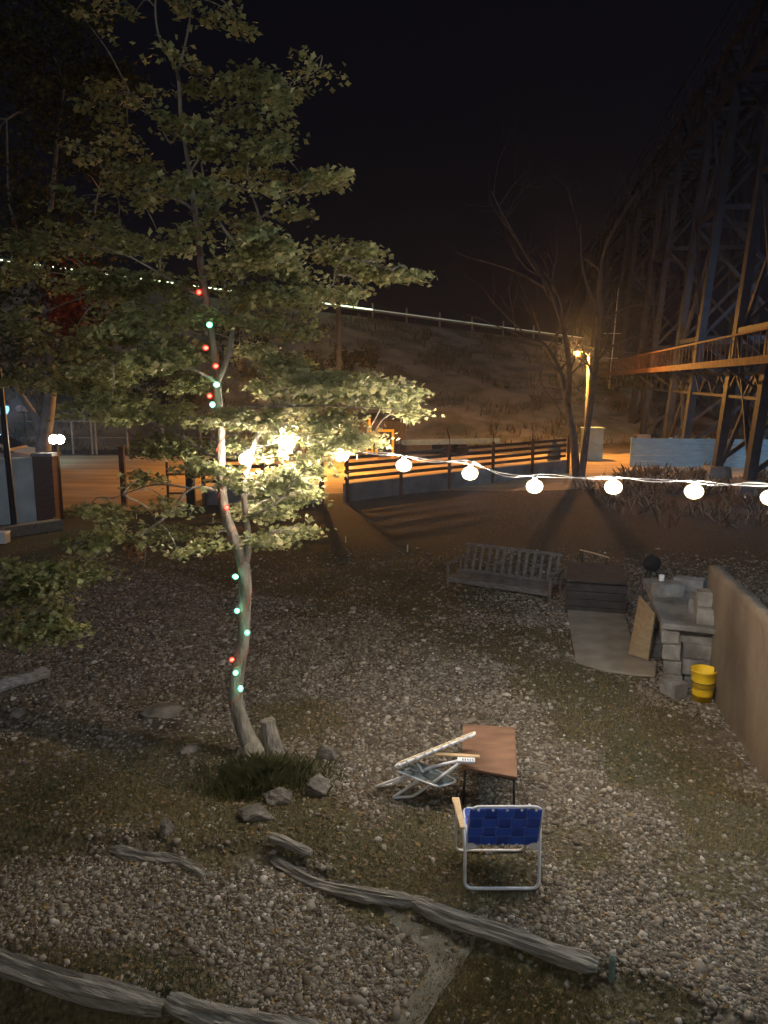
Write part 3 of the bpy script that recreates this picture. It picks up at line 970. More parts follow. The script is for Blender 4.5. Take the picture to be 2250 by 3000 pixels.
def blue_chair():
    c0 = atZ(1470, 2602)          # middle of the near foot bar
    t = thing('lawn_chair', 'blue webbed folding lawn chair with white tube frame, standing with its back to the camera', 'chair', c0)
    hw = .272
    y0, x0 = c0.y, c0.x
    zg = ground_z(x0, y0) + .012
    P = lambda x, y, z: Vector((x0 + x, y0 + y, zg + z))
    # rear legs, near the camera: U open at the top, leaning away
    b = MB(); b.tube(rounded([P(-hw - .012, .10, .50), P(-hw, .03, .30), P(-hw, 0, .012), P(hw, 0, .012), P(hw, .03, .30), P(hw + .012, .10, .50)], .06), .0125, 10)
    b.build('rear_legs', M_white, t, smooth=True)
    # front legs, far: U leaning the other way
    b = MB(); b.tube(rounded([P(-hw - .03, .34, .48), P(-hw - .028, .42, .25), P(-hw - .028, .46, .012), P(hw - .02, .46, .012), P(hw - .02, .42, .25), P(hw - .02, .34, .48)], .06), .0115, 10)
    b.build('front_legs', M_white, t, smooth=True)
    # back frame: rounded rectangle reclined towards the camera
    bl, br = P(-hw + .018, .03, .355), P(hw - .018, .03, .355)
    tl, trr = P(-hw + .022, -.10, .725), P(hw - .018, -.10, .725)
    b = MB(); b.tube(rounded([bl, tl, trr, br], .07), .0115, 10)
    b.build('back_frame', M_white, t, smooth=True)
    ux = (br - bl).normalized(); uy = (tl - bl).normalized(); nrm = ux.cross(uy).normalized()
    if nrm.y > 0: nrm = -nrm
    wdt, hgt = (br - bl).length, (tl - bl).length
    b, e, r_ = MB(), MB(), MB(); webbing(b, bl + uy * .006 - ux * .006 + nrm * .008, ux, uy, nrm, wdt + .002, hgt - .020, 5, 4, .12, .12, edge=e, rows=r_)
    b.build('back_webbing', M_blue, t)
    tag(r_.build('back_webbing', M_blue3, t), 'lighter blue cross straps')
    tag(e.build('webbing_edge', M_blue2, t), 'paler woven edges of the blue straps')
    # white rivet clips along top and bottom of the webbing
    for i in range(5):
        for v in (0.0, hgt):
            b = MB(); cpt = bl + ux * ((wdt) * (i + .5) / 5) + uy * (v + (.014 if v == 0 else -.012)) + nrm * .022
            b.lathe([(.010, -.004), (.010, .003), (.004, .006)], cpt, 8, nrm.to_track_quat('Z', 'Y').to_matrix())
            b.build('webbing_clip', M_gusset, t)
    # seat behind the back (faces away)
    sf = [P(-hw + .03, .05, .33), P(-hw + .03, .47, .37), P(hw - .03, .47, .37), P(hw - .03, .05, .33)]
    b = MB(); b.tube(rounded(sf, .06), .0115, 10); b.build('seat_frame', M_white, t, smooth=True)
    sx = Vector((1, 0, 0)); sy = (sf[1] - sf[0]).normalized(); sn = sx.cross(sy).normalized()
    b = MB(); webbing(b, sf[0] + sn * .004, sx, sy, sn, .48, .41, 5, 4, .12, .12); b.build('seat_webbing', M_blue, t)
    # corner gussets
    for s in (-1, 1):
        b = MB()
        g = P(s * (hw - .005), .030, .315)
        q = [g, g + Vector((0, -.002, .085)), g + Vector((-s * .035, -.004, .075)), g + Vector((-s * .085, -.002, .030)), g + Vector((-s * .075, 0, .012))]
        b.prism([p + Vector((0, -.022, 0)) for p in q], .012, Vector((0, 1, 0)))
        b.build('gusset', M_gusset, t)
    # arms: wooden slats reaching away from us
    for s in (-1, 1):
        b = MB()
        w1, w2 = .018, .030
        xs_ = -(hw + .025) if s < 0 else hw - .045
        yb, zb = (.34, .525) if s < 0 else (.24, .47)
        a0 = [P(xs_ - w1, -.005, .49 if s < 0 else .45), P(xs_ + w1, -.005, .49 if s < 0 else .45), P(xs_ + w2 - .02 * (1 if s < 0 else -1), yb, zb), P(xs_ - w2 - .02 * (1 if s < 0 else -1), yb, zb)]
        b.prism(a0, .018)
        b.build('armrest', M_wood_arm, t, bevel=.006)
    return t
blue_chair()

# ================================================================== WHITE CHAIR HALF FOLDED, tipped against the table
M_white2 = mat('bright_white_tube', (0.88, 0.89, 0.90), (0.80, 0.80, 0.81), 14, 0.35, spec=0.5)
def folded_chair():
    t = thing('lawn_chair', 'white and yellow folding lawn chair collapsed half shut, leaning on the brown table', 'chair', atZ(1200, 2320))
    M_webp = web_mat('pale_yellow_webbing', (0.62, 0.50, 0.26), (0.45, 0.36, 0.18))
    M_webg = web_mat('grey_green_webbing', (0.30, 0.33, 0.32), (0.2, 0.23, 0.22))
    def U(px, py, z): return atZ(px, py, z)
    # back frame: long panel rising to the right, seen nearly edge on
    A, B = U(1157, 2247, .34), U(1388, 2153, .62)
    wv = (U(1222, 2226, .30) - A); wv = Vector((wv.x * .35, .42, -.16))
    A2, B2 = A + wv * .55, B + wv * .55
    b = MB(); b.tube(rounded([A, B, B2, A2], .05, closed=True), .012, 8, closed=True); b.build('back_frame', M_white2, t, smooth=True)
    u = (B - A).normalized(); v = (A2 - A).normalized(); n = u.cross(v).normalized()
    if n.z < 0: n = -n
    L_, Wd = (B - A).length, (A2 - A).length
    b = MB(); webbing(b, A + n * .002, v, u, n, Wd, L_, 4, 9, .045, .05); b.build('back_webbing', M_webp, t)
    # white loops where straps fold round the near rail
    for k in range(9):
        p = A + u * (L_ * (k + .5) / 9)
        b = MB(); b.tube([p - u * .018, p + u * .018], .0165, 8)
        b.build('strap_loop', M_gusset, t, smooth=True)
    # seat panel below, hinged at the left
    S0, S1, S2, S3 = U(1160, 2258, .26), U(1225, 2232, .26), U(1342, 2288, .20), U(1283, 2306, .20)
    b = MB(); b.tube(rounded([S0, S1, S2, S3], .05, closed=True), .010, 8, closed=True); b.build('seat_frame', M_white2, t, smooth=True)
    su = (S3 - S0).normalized(); sv = (S1 - S0).normalized(); sn = su.cross(sv).normalized()
    if sn.z < 0: sn = -sn
    b = MB(); webbing(b, S0 + sn * .003, sv, su, sn, (S1 - S0).length, (S3 - S0).length, 4, 6, .05, .062); b.build('seat_webbing', M_webg, t)
    arm = U(1347, 2228, .46)
    # two leg loops fanning out from the near arm
    f1, f1b = U(1150, 2297, .02), U(1100, 2305, .02)
    k1 = U(1268, 2246, .33); h1 = U(1200, 2268, .20)
    b = MB(); b.tube(rounded([arm, k1, f1, f1b, h1], .03), 0.0135, 8); b.build('rear_legs', M_white2, t, smooth=True)
    f2, f2b = U(1208, 2334, .02), U(1150, 2337, .02)
    k2 = U(1262, 2298, .19); h2 = U(1228, 2284, .21)
    b = MB(); b.tube(rounded([arm + Vector((.0, -.02, -.01)), k2, f2, f2b, h2], .03), 0.0135, 8); b.build('front_legs', M_white2, t, smooth=True)
    b = MB(); b.beam(U(1222, 2236, .38), U(1240, 2262, .28), .018, .006); b.build('folding_link', M_white2, t)
    # near arm end, white plastic with dark slots
    a0, a1 = U(1340, 2226, .47), U(1392, 2229, .47)
    b = MB(); b.beam(a0, a1, .07, .022); ob = b.build('armrest', M_gusset, t, bevel=.004)
    b = MB()
    for k in range(5):
        p = a0.lerp(a1, .30 + .14 * k)
        b.box((p.x, p.y - .012, p.z + .0125), (.008, .025, .004))
    b.build('slot', M_dark, ob)
    b = MB(); b.beam(U(1272, 2208, .45), U(1405, 2217, .47), .045, .018); tag(b.build('armrest', M_wood_arm, t, bevel=.004), 'varnished wooden armrest')
folded_chair()

# ================================================================== TABLE
def table():
    z = .37
    q = [(1357, 2120), (1508, 2130), (1516, 2277), (1352, 2246)]
    P = [atZ(a, b, z) for a, b in q]
    c = sum(P, Vector()) / 4
    t = thing('coffee_table', 'low brown rectangular wooden table on thin dark legs beside the folded chair', 'table', (c.x, c.y, 0))
    m = mat('brown_veneer', (0.25, 0.138, 0.088), (0.13, 0.07, 0.045), 3.2, .6, .15, 30, (1, 3, 1), detail=12, contrast=(.28, .66))
    b = MB(); b.prism([p - Vector((0, 0, .028)) for p in P], .028); b.build('tabletop', m, t, bevel=.006)
    for p in P:
        d = (c - p); d.z = 0
        p2 = p + d.normalized() * .06
        b = MB(); b.tube([p2 - Vector((0, 0, .02)), Vector((p2.x - d.normalized().x * .02, p2.y - d.normalized().y * .02, ground_z(p2.x, p2.y) - .01))], .011, 8)
        b.build('leg', M_dark, t, smooth=True)
    b = MB()
    for i in range(4):
        b.beam(P[i] + (c - P[i]).normalized() * .07 - Vector((0, 0, .045)), P[(i + 1) % 4] + (c - P[(i + 1) % 4]).normalized() * .07 - Vector((0, 0, .045)), .018, .03)
    b.build('apron', M_dark, t)
table()

# ================================================================== TIMBERS AND ROCKS
def timber(label, pts, r, squash=.8, name='timber', m=M_wood_grey, sides=9, zoff=.45):
    P = []
    for (a, b) in pts:
        v = atZ(a, b)
        P.append(Vector((v.x, v.y, ground_z(v.x, v.y) + r * zoff)))
    P = smooth_path(P, 14)
    n = len(P)
    b = MB()
    sides = 30
    sd_ = len(label)
    rr = [r * (1 + .22 * mnoise.noise(Vector((i * .09, r * 50, sd_)))) * (.55 + .45 * min(1, (i + 1) / 4, (n - i) / 4)) for i in range(n)]
    b.tube(P, rr, sides)
    # long grain splits and knocks
    for i in range(len(b.v)):
        ring, j = divmod(i, sides)
        if ring >= n: break
        c_ = P[ring]
        d_ = Vector(b.v[i]) - c_
        a_ = 2 * pi * j / sides
        k = .30 * mnoise.noise(Vector((cos(a_) * 1.6, sin(a_) * 1.6, ring * .05 + sd_))) + .20 * mnoise.noise(Vector((cos(a_) * 5, sin(a_) * 5, ring * .035 + sd_))) + .22 * mnoise.noise(Vector((cos(a_) * 9, sin(a_) * 9, ring * .025 + 5))) + .14 * min(0, mnoise.noise(Vector((cos(a_) * 3, sin(a_) * 3, ring * .13 + 9)))) * 3
        q_ = d_ * (1 + k)
        b.v[i] = tuple(c_ + Vector((q_.x, q_.y, q_.z * .82)))
    o = b.build(name, m)
    tag(o, label, 'timber', 'timbers edging the gravel')
    return o
timber('long weathered grey timber edging the gravel below the blue chair', [(1210, 2632), (1330, 2682), (1480, 2735), (1620, 2785), (1752, 2826)], .066, zoff=.05)
timber('split grey timber running from beside the rocks towards the blue chair', [(800, 2492), (920, 2552), (1060, 2600), (1215, 2634)], .058, zoff=.05)
timber('short pale split log lying on top of the edging by the tree', [(788, 2468), (850, 2490), (912, 2515)], .042, zoff=1.5)
timber('low grey log bordering the gravel path below the tree', [(325, 2462), (430, 2478), (520, 2492), (600, 2535)], .052, zoff=.1)
timber('dark timber at the lower left edge of the gravel path', [(-250, 2672), (-20, 2745), (200, 2815), (480, 2890)], .09, zoff=-.05)
timber('pale end of timber at the bottom of the gravel path', [(490, 2886), (640, 2926), (800, 2962), (960, 2995)], .075, zoff=.1)
timber('weathered driftwood log at the left edge of the yard', [(-60, 2050), (30, 2020), (90, 2005), (140, 1985)], .085, zoff=.9, m=mat('bleached_timber', (0.42, 0.40, 0.38), (0.20, 0.18, 0.16), 4, 0.9, 0.9, 14, (1.3, 5, 9), contrast=(0.3, 0.7)))

def rock(label, px, py, sx, sy, sz, seed, name='rock', cat='rock', m=M_rock, sink=.3, flat=False):
    v = atZ(px, py)
    bm = bmesh.new()
    bmesh.ops.create_icosphere(bm, subdivisions=4, radius=1)
    rs = random.Random(seed)
    planes = [(Vector((rs.gauss(0, 1), rs.gauss(0, 1), rs.gauss(.2, 1))).normalized(), rs.uniform(.48, .8)) for _ in range(14)]
    for q in bm.verts:
        for n_, d_ in planes:
            k = q.co.dot(n_) - d_
            if k > 0: q.co -= n_ * k * .86
        k = mnoise.noise(q.co * 2.5 + Vector((seed, 0, 0))) * .13 + mnoise.noise(q.co * 7 + Vector((seed, 3, 0))) * .07
        q.co *= 1 + k
        q.co.x *= sx; q.co.y *= sy; q.co.z *= sz
    me = bpy.data.meshes.new(name)
    bm.to_mesh(me); bm.free()
    me.materials.append(m)
    o = bpy.data.objects.new(name, me)
    C.objects.link(o)
    o.rotation_euler = (0, 0, rs.uniform(-.5, .5))
    o.location = (v.x, v.y, ground_z(v.x, v.y) + sz * (1 - 2 * sink))
    tag(o, label, cat, 'rocks around the tree')
    return o
rock('round grey rock right of the tree, nearer the table', 962, 2222, .12, .10, .10, 1)
rock('flat-faced grey rock below the round one right of the tree', 935, 2320, .15, .12, .11, 2)
rock('broad flat stone slab lying left of the tree', 478, 2090, .30, .24, .07, 3)
rock('small upright tan rock beside the low grey log', 490, 2440, .075, .07, .11, 5)
rock('low mossy rock in the grass at the tree foot', 745, 2400, .20, .13, .09, 6)
rock('wide weathered rock under the grass tuft, right of the tree foot', 815, 2345, .17, .12, .10, 7)
rock('small white stone beside the driftwood log at left', 38, 2050, .045, .04, .035, 8, m=mat('white_stone', (.62, .6, .56), None, 8, .8))
rock('brown rock half buried just left of the trunk base', 560, 2200, .12, .10, .06, 9)
rock('grey rock near the driftwood log', 55, 2085, .13, .11, .07, 12)

def stump():
    v = atZ(800, 2205)
    b = MB()
    pts = [Vector((v.x, v.y, -.05)), Vector((v.x - .01, v.y, .10)), Vector((v.x - .035, v.y + .01, .24)), Vector((v.x - .05, v.y + .02, .34))]
    P = smooth_path(pts, 5)
    b.tube(P, lerp_list([.13, .095, .085, .082], 5, len(P)), 12)
    for i in range(len(b.v)):
        x, y, z = b.v[i]
        k = mnoise.noise(Vector((x * 16, y * 16, z * 3)))
        b.v[i] = (x + .016 * k, y + .014 * k, z + (.02 * mnoise.noise(Vector((x * 20, y * 20, 5))) if z > .28 else 0))
    tag(b.build('tree_stump', mat('stump_wood', (.32, .28, .23), (.14, .12, .10), 10, .95, .7, 30, (4, 4, .6))), 'short broken grey stump standing right beside the maple trunk', 'stump')
stump()

# landscape fabric showing at the edge of the path
def fabric():
    poly = [(1110, 2622), (1200, 2662), (1300, 2698), (1396, 2722), (1345, 2800), (1290, 2880), (1245, 2960), (1190, 3060), (1085, 3070), (1150, 2960), (1215, 2870), (1262, 2790), (1240, 2735), (1160, 2680)]
    bm = bmesh.new()
    vs = []
    for a, b in poly:
        p = atZ(a, b)
        vs.append(bm.verts.new((p.x, p.y, 0)))
    bm.faces.new(vs)
    bmesh.ops.triangulate(bm, faces=bm.faces)
    bmesh.ops.subdivide_edges(bm, edges=bm.edges, cuts=5, use_grid_fill=True)
    for q in bm.verts:
        q.co.z = ground_z(q.co.x, q.co.y) + .009 + .012 * mnoise.noise(q.co * 5)
    me = bpy.data.meshes.new('landscape_fabric')
    bm.to_mesh(me); bm.free()
    me.materials.append(mat('grey_fabric', (.17, .155, .12), (.10, .09, .068), 6, .9, .4, 60))
    o = bpy.data.objects.new('landscape_fabric', me)
    C.objects.link(o)
    s = o.modifiers.new('thickness', 'SOLIDIFY'); s.thickness = .004
    tag(o, 'torn grey weed-barrier fabric at the edge of the path, below the long timber', 'fabric sheet')
fabric()

def stake(px, py, h, r, label, m, name='garden_stake', cat='stake', group=None):
    v = atZ(px, py)
    b = MB()
    z = ground_z(v.x, v.y)
    b.tube([(v.x, v.y, z - .02), (v.x, v.y, z + h * .86), (v.x, v.y, z + h)], [r, r, r * .35], 8)
    tag(b.build(name, m), label, cat, group)
M_pale = mat('pale_marker_paint', (.8, .72, .5), None, 10, .5)
stake(1792, 2850, .17, .022, 'short grey-green stake at the right end of the long timber', mat('green_stake', (.17, .24, .21), None, 9, .7))
for px, py, lb in ((1013, 1590, 'small pale marker stake in the dark grass, midway between the maple and the bench'), (1194, 1616, 'small pale marker stake closest to the slatted bench'), (400, 1518, 'small pale marker stake behind the drooping maple branch'), (625, 1534, 'small pale marker stake just left of the maple trunk')):
    stake(px, py, .16, .014, lb, M_pale, group='pale marker stakes in the grass')

# ================================================================== SLATTED BENCH
def bench():
    A, B = atZ(1314, 1715), atZ(1606, 1760)     # front seat edge ends on the ground
    u = (B - A); u.z = 0; L_ = u.length; u.normalize()
    v = Vector((-u.y, u.x, 0))
    if v.y < 0: v = -v
    m = mat('bench_wood', (.17, .15, .135), (.09, .08, .07), 8, .9, .3, 30, (1, 1, 4))
    t = thing('garden_bench', 'old slatted wooden garden bench resting low on the dark grass', 'bench', A)
    P = lambda x, y, z: A + u * x + v * y + Vector((0, 0, z))
    for k in range(5):
        b = MB(); b.beam(P(0, .05 + k * .10, .16), P(L_, .05 + k * .10, .16), .085, .022); b.build('seat_slat', m, t)
    b = MB(); b.beam(P(0, 0, .12), P(L_, 0, .12), .03, .09); b.beam(P(0, .5, .12), P(L_, .5, .12), .03, .09); b.build('seat_frame', m, t)
    dv = Vector((0, 0, .50)) + v * .16
    b = MB(); b.beam(P(0, .55, .18), P(L_, .55, .18), .03, .06); b.beam(P(0, .55, .14) + dv, P(L_, .55, .14) + dv, .03, .05); b.build('back_rail', m, t)
    for k in range(13):
        x = L_ * (k + .5) / 13
        b = MB(); b.beam(P(x, .545, .17), P(x, .545, .12) + dv, .055, .018, v); b.build('back_slat', m, t)
    for x in (-.02, L_ + .02):
        b = MB(); b.beam(P(x, -.05, .40), P(x, .62, .42), .06, .025); b.build('armrest', m, t)
        b = MB(); b.beam(P(x, 0, 0), P(x, 0, .385), .04, .04); b.build('leg', m, t)
        b = MB(); b.beam(P(x, .52, 0), P(x, .54, .40), .04, .04); b.build('leg', m, t)
bench()

p0, p1 = atZ(1700, 1611, .75), atZ(1784, 1634, .55)
t = thing('sawhorse', 'thin pale rail on dark legs right of the slatted bench', 'sawhorse', (p0.x, p0.y, 0))
b = MB(); b.tube([p0, (p0 + p1) / 2 + Vector((0, 0, .01)), p1], [.011, .013, .012], 7); b.build('rail', mat('pale_rod', (.75, .50, .28), None, 20, .5), t)
for p in (p0.lerp(p1, .08), p0.lerp(p1, .92)):
    for dy in (-.18, .18):
        b = MB(); b.tube([p - Vector((0, 0, .015)), Vector((p.x, p.y + dy, 0))], .012, 6); b.build('leg', M_dark, t)

# dark tarpaulin covered crate
def crate():
    A, B = atZ(1655, 1795), atZ(1832, 1808)
    u = (B - A); L_ = u.length; u.normalize(); v = Vector((-u.y, u.x, 0))
    t = thing('wooden_crate', 'low dark wooden crate standing behind the plywood sheet', 'crate', A)
    m = mat('dark_boards', (.05, .042, .038), (.028, .024, .022), 8, .9, .3)
    P = lambda x, y, z: A + u * x + v * y + Vector((0, 0, z))
    for k in range(4):
        b = MB()
        b.beam(P(0, 0, .06 + k * .125), P(L_, 0, .06 + k * .125), .025, .115)
        b.beam(P(0, 1.2, .06 + k * .125), P(L_, 1.2, .06 + k * .125), .025, .115)
        b.beam(P(.012, .02, .06 + k * .125), P(.012, 1.18, .06 + k * .125), .025, .115)
        b.beam(P(L_ - .012, .02, .06 + k * .125), P(L_ - .012, 1.18, .06 + k * .125), .025, .115)
        b.build('board', m, t)
    b = MB(); b.box(P(L_ / 2, .6, .53), (L_ * .98, 1.22, .03), Matrix((u, v, Vector((0, 0, 1)))).transposed()); b.build('lid', m, t)
crate()

# plywood sheet on the ground
def sheet():
    poly = [(1662, 1796), (1748, 1800), (1830, 1808), (1848, 1880), (1880, 1925), (1925, 1950), (1918, 1990), (1850, 1985), (1772, 1974), (1688, 1948), (1675, 1880)]
    P = []
    for a, c in poly:
        q = atZ(a, c); P.append(Vector((q.x, q.y, .02)))
    b = MB(); b.prism(P, .035)
    tag(b.build('concrete_slab', mat('slab_concrete', (.28, .24, .185), (.20, .17, .13), 4, .92, .25, 40), bevel=.008), 'flat tan concrete slab on the ground left of the block counter', 'slab')
sheet()

# ================================================================== BLOCK COUNTER
def counter():
    m = mat('cinder_block', (.26, .252, .235), (.12, .115, .105), 5, .95, .9, 40)
    FL, FR, BR, BL = atZ(1942, 1826, .82), atZ(2128, 1846, .82), atZ(2100, 1700, .82), atZ(1880, 1692, .82)
    t = thing('block_counter', 'grey stacked cinder block outdoor counter with a slab top', 'counter', (FL.x, FL.y, 0))
    dn = Vector((0, 0, -.07))
    b = MB(); b.prism([p + dn for p in (FL, FR, BR, BL)], .07); b.build('countertop', mat('counter_slab', (.22, .21, .195), (.10, .095, .088), 3, .9, .6, 40), t, bevel=.008)
    u = (FR - FL); u.z = 0; Wd = u.length; u.normalize()
    v = (BL - FL); v.z = 0; Ln = v.length; v.normalize()
    vz = Vector((-u.y, u.x, 0))
    rot = Matrix((u, vz, Vector((0, 0, 1)))).transposed()
    rs = random.Random(4)
    # front stack: left pier, right pier, then piers further back, each block a part
    def block(x, y, z, sx, sy=.39, sz=.186):
        c = FL + u * x + v * y; c.z = z
        bb = MB()
        a = rs.gauss(0, .07)
        r2 = Matrix.Rotation(a, 3, 'Z') @ rot
        bb.box(c + u * rs.gauss(0, .016) + v * rs.gauss(0, .02), (sx, sy, sz * .985), r2)
        bb.build('cinder_block', m, t, bevel=.008)
    for k in range(4):
        z = .093 + k * .188
        block(.13 + .02 * (3 - k) * .9, .22, z, .20)
        block(.47 - (.03 if k % 2 else -.02), .24, z, .38, .20)
        block(.14, 1.3, z, .2)
        block(.52, 1.3, z, .2)
    for k in range(2):
        bb = MB(); c = FL + u * .60 + v * (.30 + .42 * k); c.z = .82 + .095
        bb.box(c, (.40, .39, .186), Matrix.Rotation(.06 - .1 * k, 3, 'Z') @ rot); tag(bb.build('loose_block', m, None, bevel=.008), 'loose grey cinder block on the counter, %s of two' % ('nearer the bucket' if k == 0 else 'farther back'), 'cinder block', 'loose blocks on the counter')
    for k, (bx, by, bz, ang, lb) in enumerate(((.60, .32, 1.10, .12, 'upper cinder block stacked on top of the pair on the counter'), (.22, 1.25, .915, .5, 'cinder block lying askew on the middle of the counter'), (.55, 1.62, .915, -.2, 'cinder block at the far right end of the counter'))):
        bb = MB(); c = FL + u * bx + v * by; c.z = bz
        bb.box(c, (.39, .19, .18), Matrix.Rotation(ang, 3, 'Z') @ rot); tag(bb.build('loose_block', m, None, bevel=.01), lb, 'cinder block', 'loose blocks on the counter')
    bb = MB(); c = atZ(1972, 2038); bb.box((c.x, c.y, .10), (.20, .24, .18), Matrix.Rotation(.4, 3, 'Z')); tag(bb.build('loose_block', m, None, bevel=.008), 'single loose cinder block on the ground next to the yellow bucket', 'cinder block')
    # leaning boards
    q0, q1 = atZ(1843, 1930), atZ(1900, 1950)
    top0, top1 = atZ(1876, 1745, .72), atZ(1922, 1800, .74)
    bb = MB(); nn = (q1 - q0).cross(top0 - q0).normalized()
    bb.prism([q0 + Vector((0, 0, .06)), q1 + Vector((0, 0, .06)), top1, top0], .03, nn)
    tag(bb.build('leaning_board', mat('tan_board', (.36, .27, .17), (.27, .2, .12), 6, .85, .2, 30, (1, 1, 4))), 'tan board leaning against the left side of the block counter', 'board')
    # little white cup at the far end
    c = atZ(1969, 1662, .82) if False else FL + u * .25 + v * (Ln - .15); c.z = .82
    bb = MB(); bb.lathe([(.03, 0), (.036, .02), (.04, .10), (.036, .10), (.03, .02), (.001, .01)], c, 14); tag(bb.build('cup', M_gusset, smooth=True), 'small white cup at the far end of the block counter', 'cup')
    c = atZ(1905, 1722)
    bb = MB(); bb.lathe([(r * .62, z * .62) for r, z in ((.001, .50), (.12, .51), (.22, .58), (.26, .70), (.25, .80), (.17, .90), (.05, .95), (.02, .99), (.001, .99))], (c.x, c.y, 0), 18)
    for k in range(3):
        a = k * 2.09
        bb.tube([(c.x + .07 * cos(a), c.y + .07 * sin(a), .34), (c.x + .17 * cos(a), c.y + .17 * sin(a), 0)], .010, 6)
    tag(bb.build('kettle_grill', mat('black_enamel', (.02, .018, .018), None, 5, .75, spec=.15), smooth=True), 'small round black kettle grill standing behind the block counter', 'grill')
counter()

def bucket():
    c = atZ(2056, 2052)
    t = thing('bucket', 'bright yellow plastic bucket standing by the right wall', 'bucket', (c.x, c.y, 0))
    m = mat('yellow_plastic', (.86, .56, .025), (.78, .49, .02), 6, .45, spec=.4)
    b = MB(); b.lathe([(.100, .012), (.108, .012), (.128, .235), (.134, .240), (.134, .250), (.138, .36), (.145, .365), (.145, .385), (.134, .385), (.118, .10), (.1, .022), (.001, .022)], (c.x, c.y, 0), 28)
    b.build('body', m, t, smooth=True)
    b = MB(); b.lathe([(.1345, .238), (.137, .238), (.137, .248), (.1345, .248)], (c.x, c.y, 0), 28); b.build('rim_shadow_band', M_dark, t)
    pts = [Vector((c.x + .146 * cos(a), c.y - .146 * abs(sin(a)) * .75 - .02, .30 - .12 * abs(sin(a)))) for a in np.linspace(0, pi, 14)]
    b = MB(); b.tube(pts, .004, 6); b.build('handle', mat('wire_handle', (.5, .4, .12), None, 10, .4, metal=.6), t)
bucket()

# right boundary wall
def right_wall():
    n0, n1 = atZ(2240, 2290), atZ(2088, 2050)
    d = (n1 - n0).normalized()
    a, b_ = n0 - d * .6, n1 + d * .6
    s = Vector((d.y, -d.x, 0))
    if s.x < 0: s = -s
    m = mat('tan_stucco', (.20, .15, .105), (.085, .064, .045), 1.6, .95, .7, 16, (1, 1, .5), detail=10, contrast=(.3, .68))
    t = thing('boundary_wall', 'long plain tan stucco wall along the right side of the yard', 'wall', a)
    # rough hand-rendered face: a fine grid with dents and an uneven top
    nx_, nz_ = 70, 26
    hgt = 1.46
    Lw = (b_ - a).length
    rows_ = []
    for off in (0.0, .14):
        for iz in range(nz_ + 1):
            for ix in range(nx_ + 1):
                fx, fz = ix / nx_, iz / nz_
                top_ = hgt + .035 * mnoise.noise(Vector((fx * 9, 1, 0))) + .018 * mnoise.noise(Vector((fx * 31, 2, 0)))
                p = a + d * (Lw * fx) + s * off + Vector((0, 0, -.05 + (top_ + .05) * fz))
                k = .018 * mnoise.noise(Vector((fx * 14, fz * 6, off * 9))) + .010 * mnoise.noise(Vector((fx * 40, fz * 18, off * 9)))
                rows_.append(p + s * k * (1 if off == 0 else -1) + (s * (.012 if off == 0 else -.012) if iz == nz_ else Vector()))
    st = (nx_ + 1) * (nz_ + 1)
    fs = []
    for base_ in (0, st):
        fs += [(base_ + z * (nx_ + 1) + x, base_ + z * (nx_ + 1) + x + 1, base_ + (z + 1) * (nx_ + 1) + x + 1, base_ + (z + 1) * (nx_ + 1) + x) for z in range(nz_) for x in range(nx_)]
    tz = nz_ * (nx_ + 1)
    fs += [(tz + x, tz + x + 1, st + tz + x + 1, st + tz + x) for x in range(nx_)]
    for x in (0, nx_):
        fs += [(z * (nx_ + 1) + x, (z + 1) * (nx_ + 1) + x, st + (z + 1) * (nx_ + 1) + x, st + z * (nx_ + 1) + x) for z in range(nz_)]
    bb = MB(); bb.add(rows_, fs); bb.build('wall', m, t, smooth=True)
right_wall()

# ================================================================== FENCE TOWARDS THE ROAD
M_fence = mat('brown_board', (.085, .058, .042), (.05, .036, .028), 5, .85, .3, 24, (1, 1, 4))
M_post = mat('brown_post', (.13, .07, .042), (.075, .042, .028), 7, .85, .3)
M_plinth = mat('plinth_concrete', (.25, .25, .26), (.17, .17, .18), 2.5, .93, .3, 20)
def fence(A, B, label, nposts, barb=True):
    t = thing('board_fence', label, 'fence', A)
    d = (B - A); L_ = d.length; d.normalize()
    up = Vector((0, 0, 1))
    m = MB(); m.beam(A + up * .26, B + up * .26, .16, .56); m.build('plinth', M_plinth, t)
    for z, h in ((.695, .10), (.90, .105), (1.105, .105), (1.305, .10)):
        m = MB(); m.beam(A + up * z, B + up * z, .03, h); m.build('board', M_fence, t)
    s = Vector((d.y, -d.x, 0))
    for k in range(nposts):
        p = A + d * (L_ * k / max(1, nposts - 1)) + s * .13
        m = MB(); m.box(p + up * .72, (.10, .10, 1.48)); m.build('post', M_post, t)
        if barb and k:
            m = MB(); m.tube([p + up * 1.44, p + up * 1.75 - s * .02, p + up * 2.05 - d * .16], .016, 6); m.build('barb_arm', M_dark, t)
def onD(px, D): return Vector(((px - W / 2) / FPX * (D * CP + CAM_H * SP), D, 0))
FA, FB = onD(1010, 22.8), onD(1655, 29.5)
fence(FA, FB, 'long low fence of spaced brown boards on a concrete base, right of the gateway', 6)
fence(onD(600, 22.2), onD(940, 22.7), 'short low fence of spaced brown boards behind the maple trunk', 3, False)
